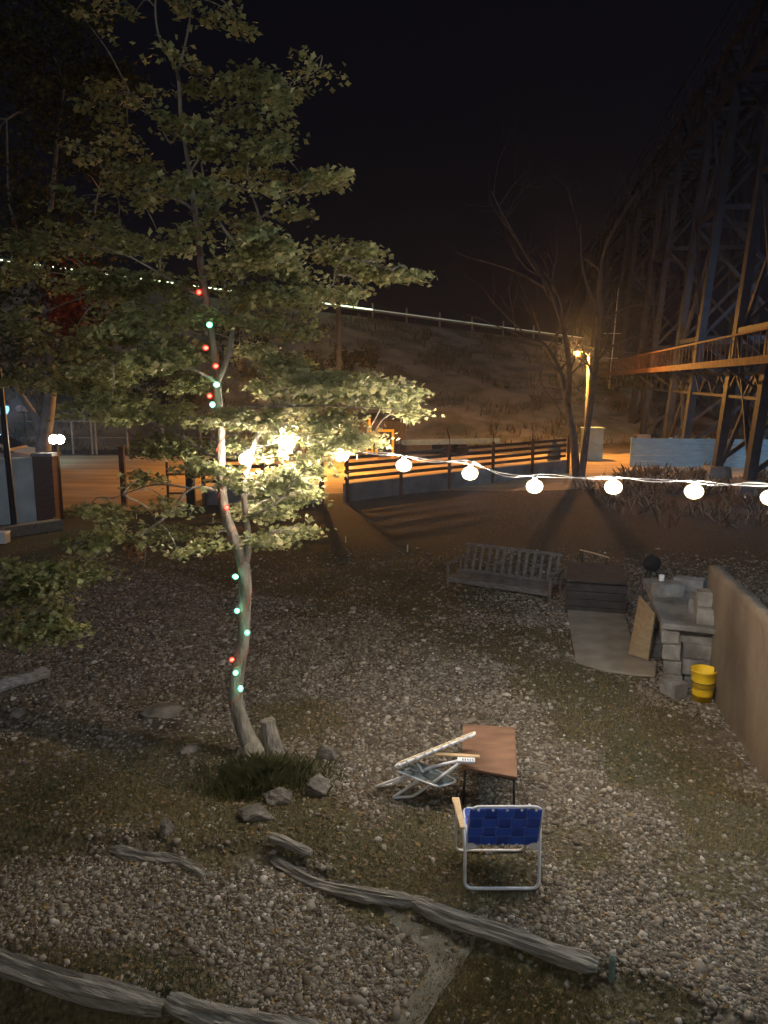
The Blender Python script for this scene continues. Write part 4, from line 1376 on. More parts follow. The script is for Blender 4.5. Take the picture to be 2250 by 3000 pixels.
# gateway posts and lane beyond
for px, D, h, lb in ((945, 22.6, 1.45, 'brown gatepost on the left of the narrow gateway'), (372, 22.0, 1.7, 'thin brown post standing in the wide driveway opening'), (566, 22.0, 1.75, 'thick dark post at the end of the fence behind the maple')):
    p = onD(px, D)
    m = MB(); m.box((p.x, p.y - .2, h / 2), (.14 if px != 566 else .24, .14, h)); m.box((p.x, p.y - .2, h + .02), (.19 if px != 566 else .28, .18, .04)); tag(m.build('gate_post', M_post if px != 566 else M_dark), lb, 'post')
p, q = onD(500, 22.0), onD(566, 22.0)
m = MB(); m.beam(p + Vector((0, -.2, .95)), q + Vector((-.14, -.2, .95)), .05, .05); m.beam(p + Vector((0, -.2, 0)), p + Vector((0, -.2, 1.3)), .06, .06); m.beam(p + Vector((.03, -.2, .4)), q + Vector((-.14, -.2, .4)), .05, .05)
tag(m.build('rail_gate', M_post), 'small brown two-rail gate hung on the thick dark post', 'gate')

# chain link fence across the road at left
t = thing('chain_link_fence', 'far pale chain link fence with upright posts across the road at left', 'fence', onD(300, 37))
for px in (120, 215, 272, 284, 376, 480, 590):
    p = onD(px, 37)
    m = MB(); m.tube([p, p + Vector((0, 0, 1.6))], .045, 8); m.build('post', mat('galvanised', (.26, .25, .23), None, 6, .5), t)
a, b_ = onD(60, 37), onD(620, 37)
m = MB()
m.tube([a + Vector((0, 0, 1.58)), b_ + Vector((0, 0, 1.58))], .025, 6); m.tube([a + Vector((0, 0, .8)), b_ + Vector((0, 0, .8))], .015, 6)
m.build('rail', mat('galvanised', (.55, .54, .5)), t)
m = MB(); nW = 90
for k in range(nW):
    f = k / nW; f2 = min(1, f + .17)
    m.tube([a.lerp(b_, f), a.lerp(b_, f2) + Vector((0, 0, 1.55))], .006, 3, False)
    m.tube([a.lerp(b_, f2), a.lerp(b_, f) + Vector((0, 0, 1.55))], .006, 3, False)
m.build('wire_mesh', M_dark, t)

# ================================================================== LEFT SIDE: wall, pillar, pole, car, lamps
wa, wb_ = onD(-420, 17.6), onD(118, 19.55)
d = (wb_ - wa).normalized(); s = Vector((d.y, -d.x, 0))
m = MB(); m.prism([wa, wb_, wb_ - s * .15, wa - s * .15], 1.62)
t = thing('panel_wall', 'blue-grey concrete panel wall at the left edge of the yard', 'wall', wa)
m.build('wall', mat('blue_grey_concrete', (.56, .64, .68), (.42, .48, .52), 2, .93, .3, 18), t)
m = MB(); m.prism([wa + s * .02 + Vector((0, 0, 1.622)), wb_ + s * .02 + Vector((0, 0, 1.622)), wb_ - s * .17 + Vector((0, 0, 1.622)), wa - s * .17 + Vector((0, 0, 1.622))], .05)
m.build('coping', mat('blue_grey_concrete', ()), t)
p = onD(144, 19.6)
def brick_mat():
    mm = bpy.data.materials.new('dark_brick')
    N, L = nodes_of(mm)
    tc = N.new('ShaderNodeTexCoord'); mp = N.new('ShaderNodeMapping'); mp.inputs['Rotation'].default_value = (R(90), 0, 0)
    L.new(tc.outputs['Object'], mp.inputs[0])
    br = N.new('ShaderNodeTexBrick'); br.inputs['Scale'].default_value = 4.5
    br.inputs['Color1'].default_value = (.13, .06, .045, 1); br.inputs['Color2'].default_value = (.09, .045, .036, 1); br.inputs['Mortar'].default_value = (.12, .11, .1, 1)
    L.new(mp.outputs[0], br.inputs['Vector']); L.new(br.outputs['Color'], N['Principled BSDF'].inputs['Base Color'])
    N['Principled BSDF'].inputs['Roughness'].default_value = .9
    return mm
t = thing('gate_pillar', 'dark brick gate pillar at the end of the blue-grey wall', 'pillar', p)
m = MB(); m.box(p + Vector((0, .1, .85)), (.50, .5, 1.7)); m.build('shaft', brick_mat(), t, bevel=.01)
m = MB(); m.box(p + Vector((0, .1, 1.74)), (.58, .58, .08), taper=.9); m.build('cap', M_plinth, t)
# driveway gate post carrying twin flood lamps
p = onD(178, 19.8)
m = MB(); m.box(p + Vector((0, .05, .98)), (.09, .09, 1.96)); tag(m.build('lamp_post', M_dark), 'dark steel post right beside the brick gate pillar', 'post')
t = thing('flood_lamp', 'twin bright white flood lamps on top of the dark driveway post', 'lamp', p + Vector((0, 0, 1.96)))
m = MB(); m.box(p + Vector((.08, .05, 2.0)), (.40, .05, .05)); m.build('bracket', M_dark, t)
M_flood = emit('flood_glow', (1.0, .86, .66), 75)
for k in (.0, .17):
    q = p + Vector((k, -.02, 2.10))
    m = MB(); m.lathe([(.04, -.06), (.09, -.04), (.125, .03), (.130, .06), (.120, .06)], q, 14, Matrix.Rotation(R(80), 3, 'X')); ob = m.build('lamp_head', M_dark, t, smooth=True)
    m = MB(); m.lathe([(.115, .05), (.115, .07), (.07, .105), (.001, .12)], q, 14, Matrix.Rotation(R(80), 3, 'X')); m.build('lens', M_flood, ob, smooth=True)
# dark pole in front of the wall
p = onD(45, 17.9)
m = MB(); m.tube([p, p + Vector((-.06, 0, 3.9))], [.075, .06], 10); m.box(p + Vector((0, 0, .03)), (.3, .3, .06)); tag(m.build('dark_pole', mat('navy_pole', (.02, .024, .035), None, 8, .5)), 'tall thin dark pole standing in front of the blue-grey wall', 'pole')
v0, v1 = onD(-60, 17.2), onD(180, 18.6)
m = MB(); m.beam(v0 + Vector((0, 0, .12)), v1 + Vector((0, 0, .12)), .30, .26); tag(m.build('timber', M_wood_grey, bevel=.02), 'thick low timber lying at the foot of the blue-grey wall', 'timber', 'timbers edging the gravel')
p = atZ(5, 1592)
m = MB(); m.box(p + Vector((0, 0, .13)), (.30, .22, .24), taper=1.06); m.box(p + Vector((0, 0, .262)), (.34, .26, .02)); tag(m.build('storage_tub', M_gusset, bevel=.01), 'small white lidded tub at the left edge of the yard', 'tub')

def car():
    o = onD(51, 30.0)
    t = thing('parked_car', 'pale sedan parked on the road behind the blue-grey wall', 'car', o)
    body_m = mat('car_paint', (.55, .53, .5), (.5, .48, .46), 3, .28, spec=.6)
    glass = mat('car_glass', (.02, .024, .03), None, 3, .08, spec=.7)
    # x: length (nose to the right), lofted cross sections
    P = lambda x, y, z: (o.x + x, o.y + y, z)
    secs = [(-3.2, .45, .62, .55, .80), (-3.1, .32, .84, .70, .86), (-2.6, .26, .98, .82, .89), (-1.9, .24, 1.02, .84, .90), (-1.0, .24, .98, .86, .90), (0.0, .24, .95, .86, .90), (.55, .26, .86, .82, .88), (1.05, .32, .74, .72, .84), (1.25, .42, .62, .55, .72)]
    b = MB(); vs = []
    for x, z0, z1, wt, wb2 in secs:
        zm = z0 + (z1 - z0) * .55
        vs += [P(x, -wb2 * .9, z0), P(x, -wb2, zm), P(x, -wt, z1), P(x, wt, z1), P(x, wb2, zm), P(x, wb2 * .9, z0)]
    fs = []
    for i in range(len(secs) - 1):
        for j in range(6):
            fs.append((i * 6 + j, i * 6 + (j + 1) % 6, (i + 1) * 6 + (j + 1) % 6, (i + 1) * 6 + j))
    fs += [tuple(range(6)), tuple(len(secs) * 6 - 6 + j for j in range(6))]
    b.add(vs, fs)
    b.build('body', body_m, t, smooth=False, bevel=.03)
    cab = [(-2.55, 1.0, 1.0), (-1.85, 1.40, .66), (-1.2, 1.46, .62), (-.75, 1.42, .64), (.12, .96, .82)]
    b = MB(); vs = []
    for x, z, wt in cab:
        vs += [P(x, -wt, z), P(x, wt, z), P(x, .84, .90), P(x, -.84, .90)]
    fs = []
    for i in range(len(cab) - 1):
        for j in range(4):
            fs.append((i * 4 + j, i * 4 + (j + 1) % 4, (i + 1) * 4 + (j + 1) % 4, (i + 1) * 4 + j))
    fs += [(0, 1, 2, 3), (16, 17, 18, 19)]
    b.add(vs, fs); b.build('roof', body_m, t, bevel=.03)
    for (xa, xb, xc, xd) in ((-2.3, -1.85, -1.3, -1.27), (-1.2, -1.2, -.80, -.12)):
        b = MB(); zt = 1.37
        q = [P(xa, -.80, 1.0), P(xd, -.80, 1.0), P(xc, -.672, zt), P(xb, -.672, zt)]
        b.prism([Vector(k) + Vector((0, -.015, .0)) for k in q], .012, Vector((0, -1, .3)).normalized()); b.build('window', glass, t)
    b = MB(); q = [P(.10, -.74, .99), P(.10, .74, .99), P(-.68, .58, 1.42), P(-.68, -.58, 1.42)]
    b.prism([Vector(k) + Vector((.02, 0, .01)) for k in q], .012, Vector((.4, 0, .9))); b.build('windscreen', glass, t)
    for x in (-2.35, .45):
        for s_ in (-1, 1):
            rot = Matrix.Rotation(R(90), 3, 'X')
            b = MB(); b.lathe([(.20, -.10), (.30, -.10), (.325, -.06), (.325, .06), (.30, .10), (.20, .10)], P(x, s_ * .84, .325), 24, rot); wh = b.build('wheel', mat('tyre_rubber', (.02, .02, .02), None, 8, .9), t, smooth=True)
            b = MB(); b.lathe([(.001, -.07), (.205, -.105), (.205, .105), (.001, .07)], P(x, s_ * .84, .325), 16, rot); b.build('rim', mat('alloy', (.45, .45, .47), None, 6, .3, metal=.8), wh)
    for s_ in (-1, 1):
        b = MB(); b.box(P(1.16, s_ * .60, .66), (.16, .30, .12)); b.build('headlight', mat('amber_lens', (.75, .45, .2), None, 8, .15, spec=.8), t, bevel=.02)
    b = MB(); b.box(P(-.1, -.98, 1.0), (.14, .18, .11)); b.build('wing_mirror', M_dark, t, bevel=.02)
    for x in (-1.25, -.02):
        b = MB(); b.box(P(x, -.906, .68), (.012, .01, .5)); b.build('door_seam', M_dark, t)
    b = MB(); b.box(P(-.6, -.912, .88), (1.9, .012, .03)); b.build('trim_strip', M_dark, t)
car()

def lamp_pole(name, label, base, hgt, col, strength, r, arm=(0, 0), tilt=None):
    t = thing(name, label, 'street lamp', base)
    top = base + Vector((0, 0, hgt))
    head = top + Vector((arm[0], arm[1], 0))
    m = MB(); m.tube([base, top], [.085, .06], 10)
    m.build('pole', mat('galv_pole', (.30, .26, .22), None, 5, .6), t, smooth=True)
    m = MB(); m.tube(smooth_path([top - Vector((0, 0, .1)), top.lerp(head, .5) + Vector((0, 0, .10)), head + Vector((0, 0, .12))], 4), .03, 8); m.build('arm', mat('galv_pole', ()), t, smooth=True)
    m = MB(); m.lathe([(r * .4, r * 1.9), (r * .95, r * 1.6), (r * 1.35, r * .75), (r * 1.45, r * .55), (r * 1.3, r * .55)], head, 16); m.build('lamp_shade', M_dark, t, smooth=True)
    m = MB(); m.lathe([(.001, -r * .55), (r * .4, -r * .4), (r * .55, 0), (r * .4, r * .4), (.001, r * .55)], head, 14); ob = m.build('lamp_bulb', emit('%s_glow_%d' % (name, strength), col, strength * 3.3), t, smooth=True)
    m = MB(); m.lathe([(.001, -r * 1.5), (r * .8, -r * 1.25), (r * 1.3, -r * .4), (r * 1.25, r * .3), (r * .8, r * .5)], head, 16); m.build('lamp_glass', shell_mat(name + '_glass', col, 1.5, .5), t, smooth=True)  # glowing shell added round the lamp bulb as its halo
    return t
# sodium lamp beside the bare tree
lp = onD(1712, 36.2); lh = atD(1691, 1036, 35.8)
lamp_pole('sodium_lamp', 'orange sodium street lamp glowing beside the bare tree', Vector((lp.x, 36.2, 0)), lh.z, (1.0, .43, .08), 5600, .15, (lh.x - lp.x, -.4))
# lamp added to light the road and fence gaps, hidden by the maple crown
lp = onD(885, 30.5)
lamp_pole('added_road_lamp', 'added orange road lamp largely hidden behind the maple crown', Vector((lp.x, 30.8, 0)), 3.1, (1.0, .43, .08), 6800, .13, (.35, -.5))
# blue-white lamp at the left edge
lp = onD(-30, 33.5); lh = atD(6, 1196, 33)
lamp_pole('yard_lamp', 'cold blue-white lamp at the far left edge', Vector((lp.x, 33.5, 0)), lh.z, (.30, .72, 1.0), 260, .20, (lh.x - lp.x + .02, -.5))
# assumed cold lamp, added beyond the right edge to light the pale fence blue
lamp_pole('yard_lamp', 'added cold white yard lamp, assumed out of view right of the trestle legs', Vector((19.5, 27.5, 0)), 6.0, (.36, .66, 1.0), 2600, .13, (-.3, .3))
# globe lamps, unlit
p = onD(84, 31)
t = thing('globe_lamp', 'unlit pair of pale globes on a thin post beside the blue lamp', 'lamp', p)
m = MB(); m.tube([p, p + Vector((0, 0, 2.3))], .03, 8); m.tube([p + Vector((-.20, 0, 2.3)), p + Vector((.32, 0, 2.25))], .02, 6); m.build('post', M_dark, t)
for dx, dz, r in ((-.18, 2.44, .14), (.10, 2.42, .15), (.30, 2.38, .12)):
    m = MB(); m.lathe([(.001, -r), (r * .7, -r * .7), (r, 0), (r * .7, r * .7), (.001, r)], p + Vector((dx, 0, dz)), 14); m.build('globe', M_gusset, t, smooth=True)

# pale forked tree at left with a dim crown
def back_tree():
    b0 = onD(138, 25.5)
    t = thing('forked_tree', 'pale forked tree beyond the blue-grey wall with a dim high crown', 'tree', b0)
    m = MB(); D = 25.5
    paths = [[(132, 1420, .30), (128, 1300, .24), (142, 1210, .20), (150, 1100, .18), (140, 950, .15), (135, 800, .12), (150, 600, .08), (170, 400, .05), (190, 250, .02)],
             [(128, 1300, .16), (112, 1240, .13), (92, 1205, .11), (40, 1120, .09), (-20, 1000, .05)],
             [(140, 950, .10), (210, 850, .08), (260, 700, .05), (300, 500, .02)], [(140, 900, .09), (80, 780, .07), (30, 600, .05), (20, 350, .02)], [(150, 1080, .08), (230, 980, .06), (330, 900, .03)]]
    lim = []
    for p in paths:
        P = smooth_path([atD(a, b, D) for a, b, r in p], 4)
        m.tube(P, lerp_list([r for a, b, r in p], 4, len(P)), 9)
        lim += P
    lc, ls, rc = [], [], []
    cl_ = [(60, 250, 140, 110), (200, 200, 150, 90), (120, 400, 170, 110), (280, 420, 110, 90), (40, 560, 130, 110), (190, 620, 140, 90), (80, 760, 140, 90), (240, 780, 110, 80), (30, 900, 110, 80), (300, 930, 90, 70), (150, 1010, 110, 60), (40, 1080, 100, 60), (330, 250, 80, 70), (180, 60, 140, 70), (20, 100, 90, 80), (260, 1080, 100, 50)]
    for px, py, hw, hh in cl_:
        for q in range(26):
            u = random.random() * 6.28; r = sqrt(random.random())
            c = atD(px + hw * r * cos(u), py + hh * r * sin(u), D + random.gauss(0, 1.1))
            if random.random() < .3 and min((k - c).length for k in lim) < 1.7:
                a = min(lim, key=lambda k: (k - c).length)
                m.tube([a, (a + c) / 2 + Vector((0, 0, .1)), c], [.03, .02, .006], 4)
            for k in range(24):
                lc.append((c.x + random.gauss(0, .28), c.y + random.gauss(0, .3), c.z + random.gauss(0, .16))); ls.append(random.random())
    for q in range(60):  # clump with red light put into the leaf colour
        c = atD(random.gauss(205, 30), random.gauss(890, 55), D - 1 + random.gauss(0, .5))
        for k in range(16):
            rc.append((c.x + random.gauss(0, .2), c.y + random.gauss(0, .2), c.z + random.gauss(0, .12)))
    m.build('trunk', mat('pale_bark', (.34, .335, .33), (.22, .215, .21), 3, .9, .3, 12), t, smooth=True)
    leaf_mesh('crown', lc, .8, (.10, .20), attr_mat('dim_leaves', [(0, (.03, .04, .018)), (.6, (.07, .075, .03)), (1, (.12, .11, .05))], transl=.3), ls, t)
    tag(leaf_mesh('red_lit_clump', rc, .8, (.10, .18), attr_mat('red_lit_leaves', [(0, (.16, .03, .015)), (1, (.34, .07, .03))], transl=.4), RNG.random(len(rc)), t), 'clump of leaves coloured red for the red light in the middle of the crown')
back_tree()

# ================================================================== BEYOND THE ROAD
def dark_shed():
    A, B = onD(870, 36.5), onD(1190, 36.9)
    t = thing('dark_shed', 'low dark shed across the road behind the yellow frame', 'shed', A)
    m = mat('dark_cladding', (.085, .078, .08), (.055, .05, .052), 3, .8, .3, 20, (6, 1, 1))
    b = MB(); b.prism([A, B, B + Vector((0, 2.5, 0)), A + Vector((0, 2.5, 0))], 1.62); b.build('wall', m, t)
    b = MB(); b.prism([A + Vector((-.15, -.2, 1.624)), B + Vector((.15, -.2, 1.624)), B + Vector((.15, 2.7, 1.80)), A + Vector((-.15, 2.7, 1.80))], .07); b.build('roof', M_dark, t)
    p = onD(960, 36.45)
    b = MB(); b.box(p + Vector((0, -.02, 1.25)), (.05, .04, .34)); b.build('vent_slot', M_gusset, t)
    # strong yellow painted steel frame standing in front
    Y = mat('yellow_steel', (.80, .47, .05), (.70, .40, .04), 6, .5)
    f = onD(1127, 34.8)
    t2 = thing('steel_rack', 'yellow rectangular open steel frame standing in front of the dark shed', 'frame', f)
    for x in (-.37, .37):
        b = MB(); b.box(f + Vector((x, 0, .62)), (.10, .09, 1.24)); b.build('upright', Y, t2)
        b = MB(); b.box(f + Vector((x, 0, .03)), (.16, .5, .06)); b.build('foot', Y, t2)
    b = MB(); b.box(f + Vector((0, 0, 1.29)), (.84, .09, .10)); b.build('crossbar', Y, t2)
    g = onD(1083, 34.8)
    t3 = thing('steel_stand', 'tall narrow yellow tapering stand left of the yellow frame', 'stand', g)
    for s in (-1, 1):
        b = MB(); b.beam(g + Vector((s * .16, 0, 0)), g + Vector((s * .02, 0, 1.65)), .07, .07); b.build('leg', Y, t3)
    for z in (.35, .75, 1.1):
        b = MB(); b.box(g + Vector((0, 0, z)), (.30 * (1 - z / 1.8) + .04, .06, .06)); b.build('rung', Y, t3)
    b = MB(); b.box(g + Vector((0, 0, 1.74)), (.07, .08, .26)); b.build('head', Y, t3)
dark_shed()
def trailer():
    A, B = onD(1185, 35.6), onD(1462, 36.6)
    t = thing('flatbed_trailer', 'long low pale blue flatbed trailer parked behind the board fence', 'trailer', A)
    d = (B - A).normalized(); s = Vector((d.y, -d.x, 0))
    m = mat('pale_blue_paint', (.16, .25, .34), (.11, .17, .24), 4, .6)
    up = Vector((0, 0, 1))
    b = MB(); b.beam(A + up * .62 - s * .9, B + up * .62 - s * .9, 1.8, .12); b.build('deck', m, t)
    b = MB(); b.beam(A + up * .73, B + up * .73, .05, .16); b.build('side_board', m, t)
    b = MB(); b.beam(A - s * .9 + up * .5, A - s * .9 - d * 1.2 + up * .45, .1, .1); b.build('drawbar', M_dark, t)
    for f in (.45, .62):
        for w_ in (.15, 1.65):
            c = A.lerp(B, f) - s * w_ + up * .29
            rot = Matrix((d, up, -s)).transposed()
            b = MB(); b.lathe([(.12, -.08), (.27, -.08), (.29, -.04), (.29, .04), (.27, .08), (.12, .08)], c, 18, rot); wh = b.build('wheel', mat('tyre_rubber', ()), t, smooth=True)
            b = MB(); b.lathe([(.001, -.06), (.125, -.075), (.125, .075), (.001, .06)], c, 12, rot); b.build('rim', M_gusset, wh)
trailer()
p = onD(1622, 31.5)
b = MB(); b.lathe([(.24, 0), (.27, .1), (.27, .75), (.25, .85), (.10, 1.0), (.06, 1.2), (.001, 1.22)], p, 16); tag(b.build('metal_drum', mat('blue_drum', (.05, .09, .13), None, 5, .4), smooth=True), 'dark blue drum with a tapered top behind the fence end', 'drum')
p = onD(1732, 34.5)
t = thing('utility_cabinet', 'pale teal utility cabinet between the bare tree and the trestle', 'cabinet', p)
b = MB(); b.box(p + Vector((0, 0, .70)), (.85, .6, 1.4)); b.build('case', mat('teal_paint', (.35, .46, .46), (.28, .37, .37), 3, .6), t, bevel=.02)
b = MB(); b.box(p + Vector((0, 0, 1.43)), (.93, .68, .06)); b.build('lid', mat('teal_paint', ()), t)
for s in (-.21, .21):
    b = MB(); b.box(p + Vector((s, -.31, .70)), (.38, .02, 1.2)); b.build('door', mat('teal_paint', ()), t)
# board fence under the trestle, the blue light on it put into its colour
A, B = onD(1850, 31.5), onD(2420, 30.5)
t = thing('pale_fence', 'long pale horizontal board fence, coloured for the blue light on it, beneath the steel trestle', 'fence', A)
mp_ = mat('blue_lit_board', (.36, .58, .72), (.28, .47, .60), 3, .7, .2, 14, (1, 1, 5))
up = Vector((0, 0, 1))
for k in range(5):
    b = MB(); b.beam(A + up * (.16 + k * .235), B + up * (.16 + k * .235), .03, .225); b.build('board', mp_, t)
for k in range(6):
    q = A.lerp(B, k / 5) + Vector((0, .08, 0))
    b = MB(); b.box(q + up * .62, (.1, .1, 1.24)); b.build('post', mp_, t)

# guardrail with a glow strip added for the lit line of the upper road
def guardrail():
    t = thing('guardrail', 'guardrail with an added glow strip running along the top of the embankment', 'guardrail', (0, ridge(0)[0], ridge(0)[1]))
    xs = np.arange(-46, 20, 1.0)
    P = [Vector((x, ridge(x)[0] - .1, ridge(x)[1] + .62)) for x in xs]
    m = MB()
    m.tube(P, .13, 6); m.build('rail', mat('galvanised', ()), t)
    m = MB(); m.tube([p + Vector((0, -.15, .10)) for p in P[:46]], .045, 6); m.build('added_glow_strip', emit('rail_strip_glow', (.80, 1.0, .62), 2.6), t)
    m = MB(); m.tube([p + Vector((0, -.15, .10)) for p in P[45:]], .04, 6); tag(m.build('added_glow_strip', emit('dim_strip_glow', (.80, 1.0, .75), .16), t), 'dimmer stretch of the added glow strip')
    for k in range(0, len(xs), 3):
        m = MB(); p = P[k]; m.box(p + Vector((0, .1, -.1)), (.14, .14, 1.5)); m.build('post', mat('galvanised', ()), t)
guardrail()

def pole(px, ytop, D, r, label, zb, name='utility_pole', cross=None, m_=None):
    top = atD(px, ytop, D)
    m = MB(); m.tube([Vector((top.x, D, zb)), top], [r * 1.25, r], 9)
    if cross:
        for z in cross: m.box((top.x, D, top.z - z), (1.3, .09, .09))
    tag(m.build(name, m_ or mat('pole_wood', (.09, .09, .095), (.06, .06, .065), 4, .9), smooth=False), label, 'pole')
pole(990, 745, 47, .13, 'tall grey utility pole rising from the embankment behind the maple', 0.5)
t_ = atD(1812, 845, 58)
m = MB(); m.tube([Vector((t_.x - .35, 58, 2.5)), t_], [.06, .03], 7); m.box((t_.x - .12, 58, t_.z - 3.2), (1.6, .05, .05)); m.box((t_.x - .25, 58, t_.z - 5.0), (.9, .05, .05))
tag(m.build('antenna_mast', mat('white_mast', (.7, .72, .75), None, 6, .5)), 'thin white mast with short crossbars behind the bare branches', 'mast')

# shrubs on the embankment
def shrub(px, py, D, r, label, dens=60):
    c = atD(px, py, D)
    t = thing('shrub', label, 'shrub', (c.x, c.y, c.z - r * .8), 'shrubs on the embankment')
    m = MB(); lc, ls = [], []
    for k in range(7):
        a = random.random() * 6.28
        e = c + Vector((cos(a) * r * .6, sin(a) * r * .6, r * random.uniform(.1, .7)))
        m.tube([c - Vector((0, 0, r)), (c + e) / 2 - Vector((0, 0, r * .3)), e], [.06, .04, .015], 5)
    for q in range(dens):
        v = Vector((random.gauss(0, 1), random.gauss(0, 1), random.gauss(0, .8))).normalized() * (random.random() ** .4) * r
        for k in range(16):
            lc.append((c.x + v.x + random.gauss(0, r * .13), c.y + v.y + random.gauss(0, r * .13), c.z + v.z + random.gauss(0, r * .1))); ls.append(random.random())
    m.build('stem', M_bark, t)
    leaf_mesh('foliage', lc, .9, (.10, .22), attr_mat('dark_shrub_leaves', [(0, (.02, .03, .012)), (1, (.06, .065, .025))], transl=.25), ls, t)
for px, py, D, r, lb in ((1010, 1050, 52, 1.0, 'dark shrub on the embankment just right of the utility pole'), (1075, 1050, 53, .8, 'dark round shrub on the embankment farthest right of the pair by the pole'),
                         (900, 1090, 48, 1.4, 'wide dark shrub on the embankment left of the utility pole'), (700, 1000, 50, 1.8, 'large dark shrub on the embankment behind the maple fork'), (420, 1180, 44, 1.7, 'dark shrub at the embankment foot behind the maple crown'), (300, 1170, 44, 1.5, 'dark shrub at the embankment foot above the chain link fence'), (520, 1150, 45, 1.6, 'dark shrub at the embankment foot nearest the maple trunk')):
    shrub(px, py, D, r, lb)

# bare tree
def bare_tree():
    D = 28.0
    t = thing('bare_tree', 'leafless dark tree with spreading branches beside the orange lamp', 'tree', onD(1690, D))
    m = MB()
    paths = [[(1690, 1430, .16), (1682, 1300, .135), (1662, 1180, .115), (1640, 1090, .10), (1595, 1010, .07), (1540, 990, .05), (1470, 960, .03)],
             [(1662, 1180, .12), (1668, 1080, .10), (1650, 960, .085), (1610, 850, .07), (1550, 760, .05), (1480, 640, .035), (1440, 560, .02)],
             [(1700, 1430, .13), (1722, 1250, .11), (1745, 1080, .095), (1755, 920, .10), (1762, 780, .07), (1790, 690, .045), (1870, 560, .02)],
             [(1610, 850, .05), (1520, 800, .035), (1400, 760, .02)], [(1755, 950, .06), (1840, 900, .04), (1950, 890, .02)], [(1755, 930, .06), (1710, 800, .045), (1700, 660, .025)],
             [(1640, 1090, .06), (1600, 1060, .045), (1585, 1120, .03), (1640, 1200, .02)], [(1745, 1060, .05), (1800, 1010, .04), (1880, 980, .02)]]
    random.seed(77)
    for p in paths:
        P = smooth_path([atD(a, b, D + random.gauss(0, .15)) for a, b, r in p], 5)
        rr = lerp_list([r for a, b, r in p], 5, len(P))
        m.tube(P, rr, 9)
        for k in range(9, len(P), 2):
            dv = (P[k] - P[k - 1]).normalized()
            grow(m, P[k], (dv + Vector((random.gauss(0, .7), random.gauss(0, .7), random.gauss(.3, .5)))).normalized(), random.uniform(1.0, 2.2), rr[k] * .5 + .006, 2, .35, .6, 3, .08, None, 4)
    m.build('trunk', mat('dark_bark', (.10, .098, .10), (.06, .058, .06), 5, .9, .4, 20), t, smooth=True)
bare_tree()

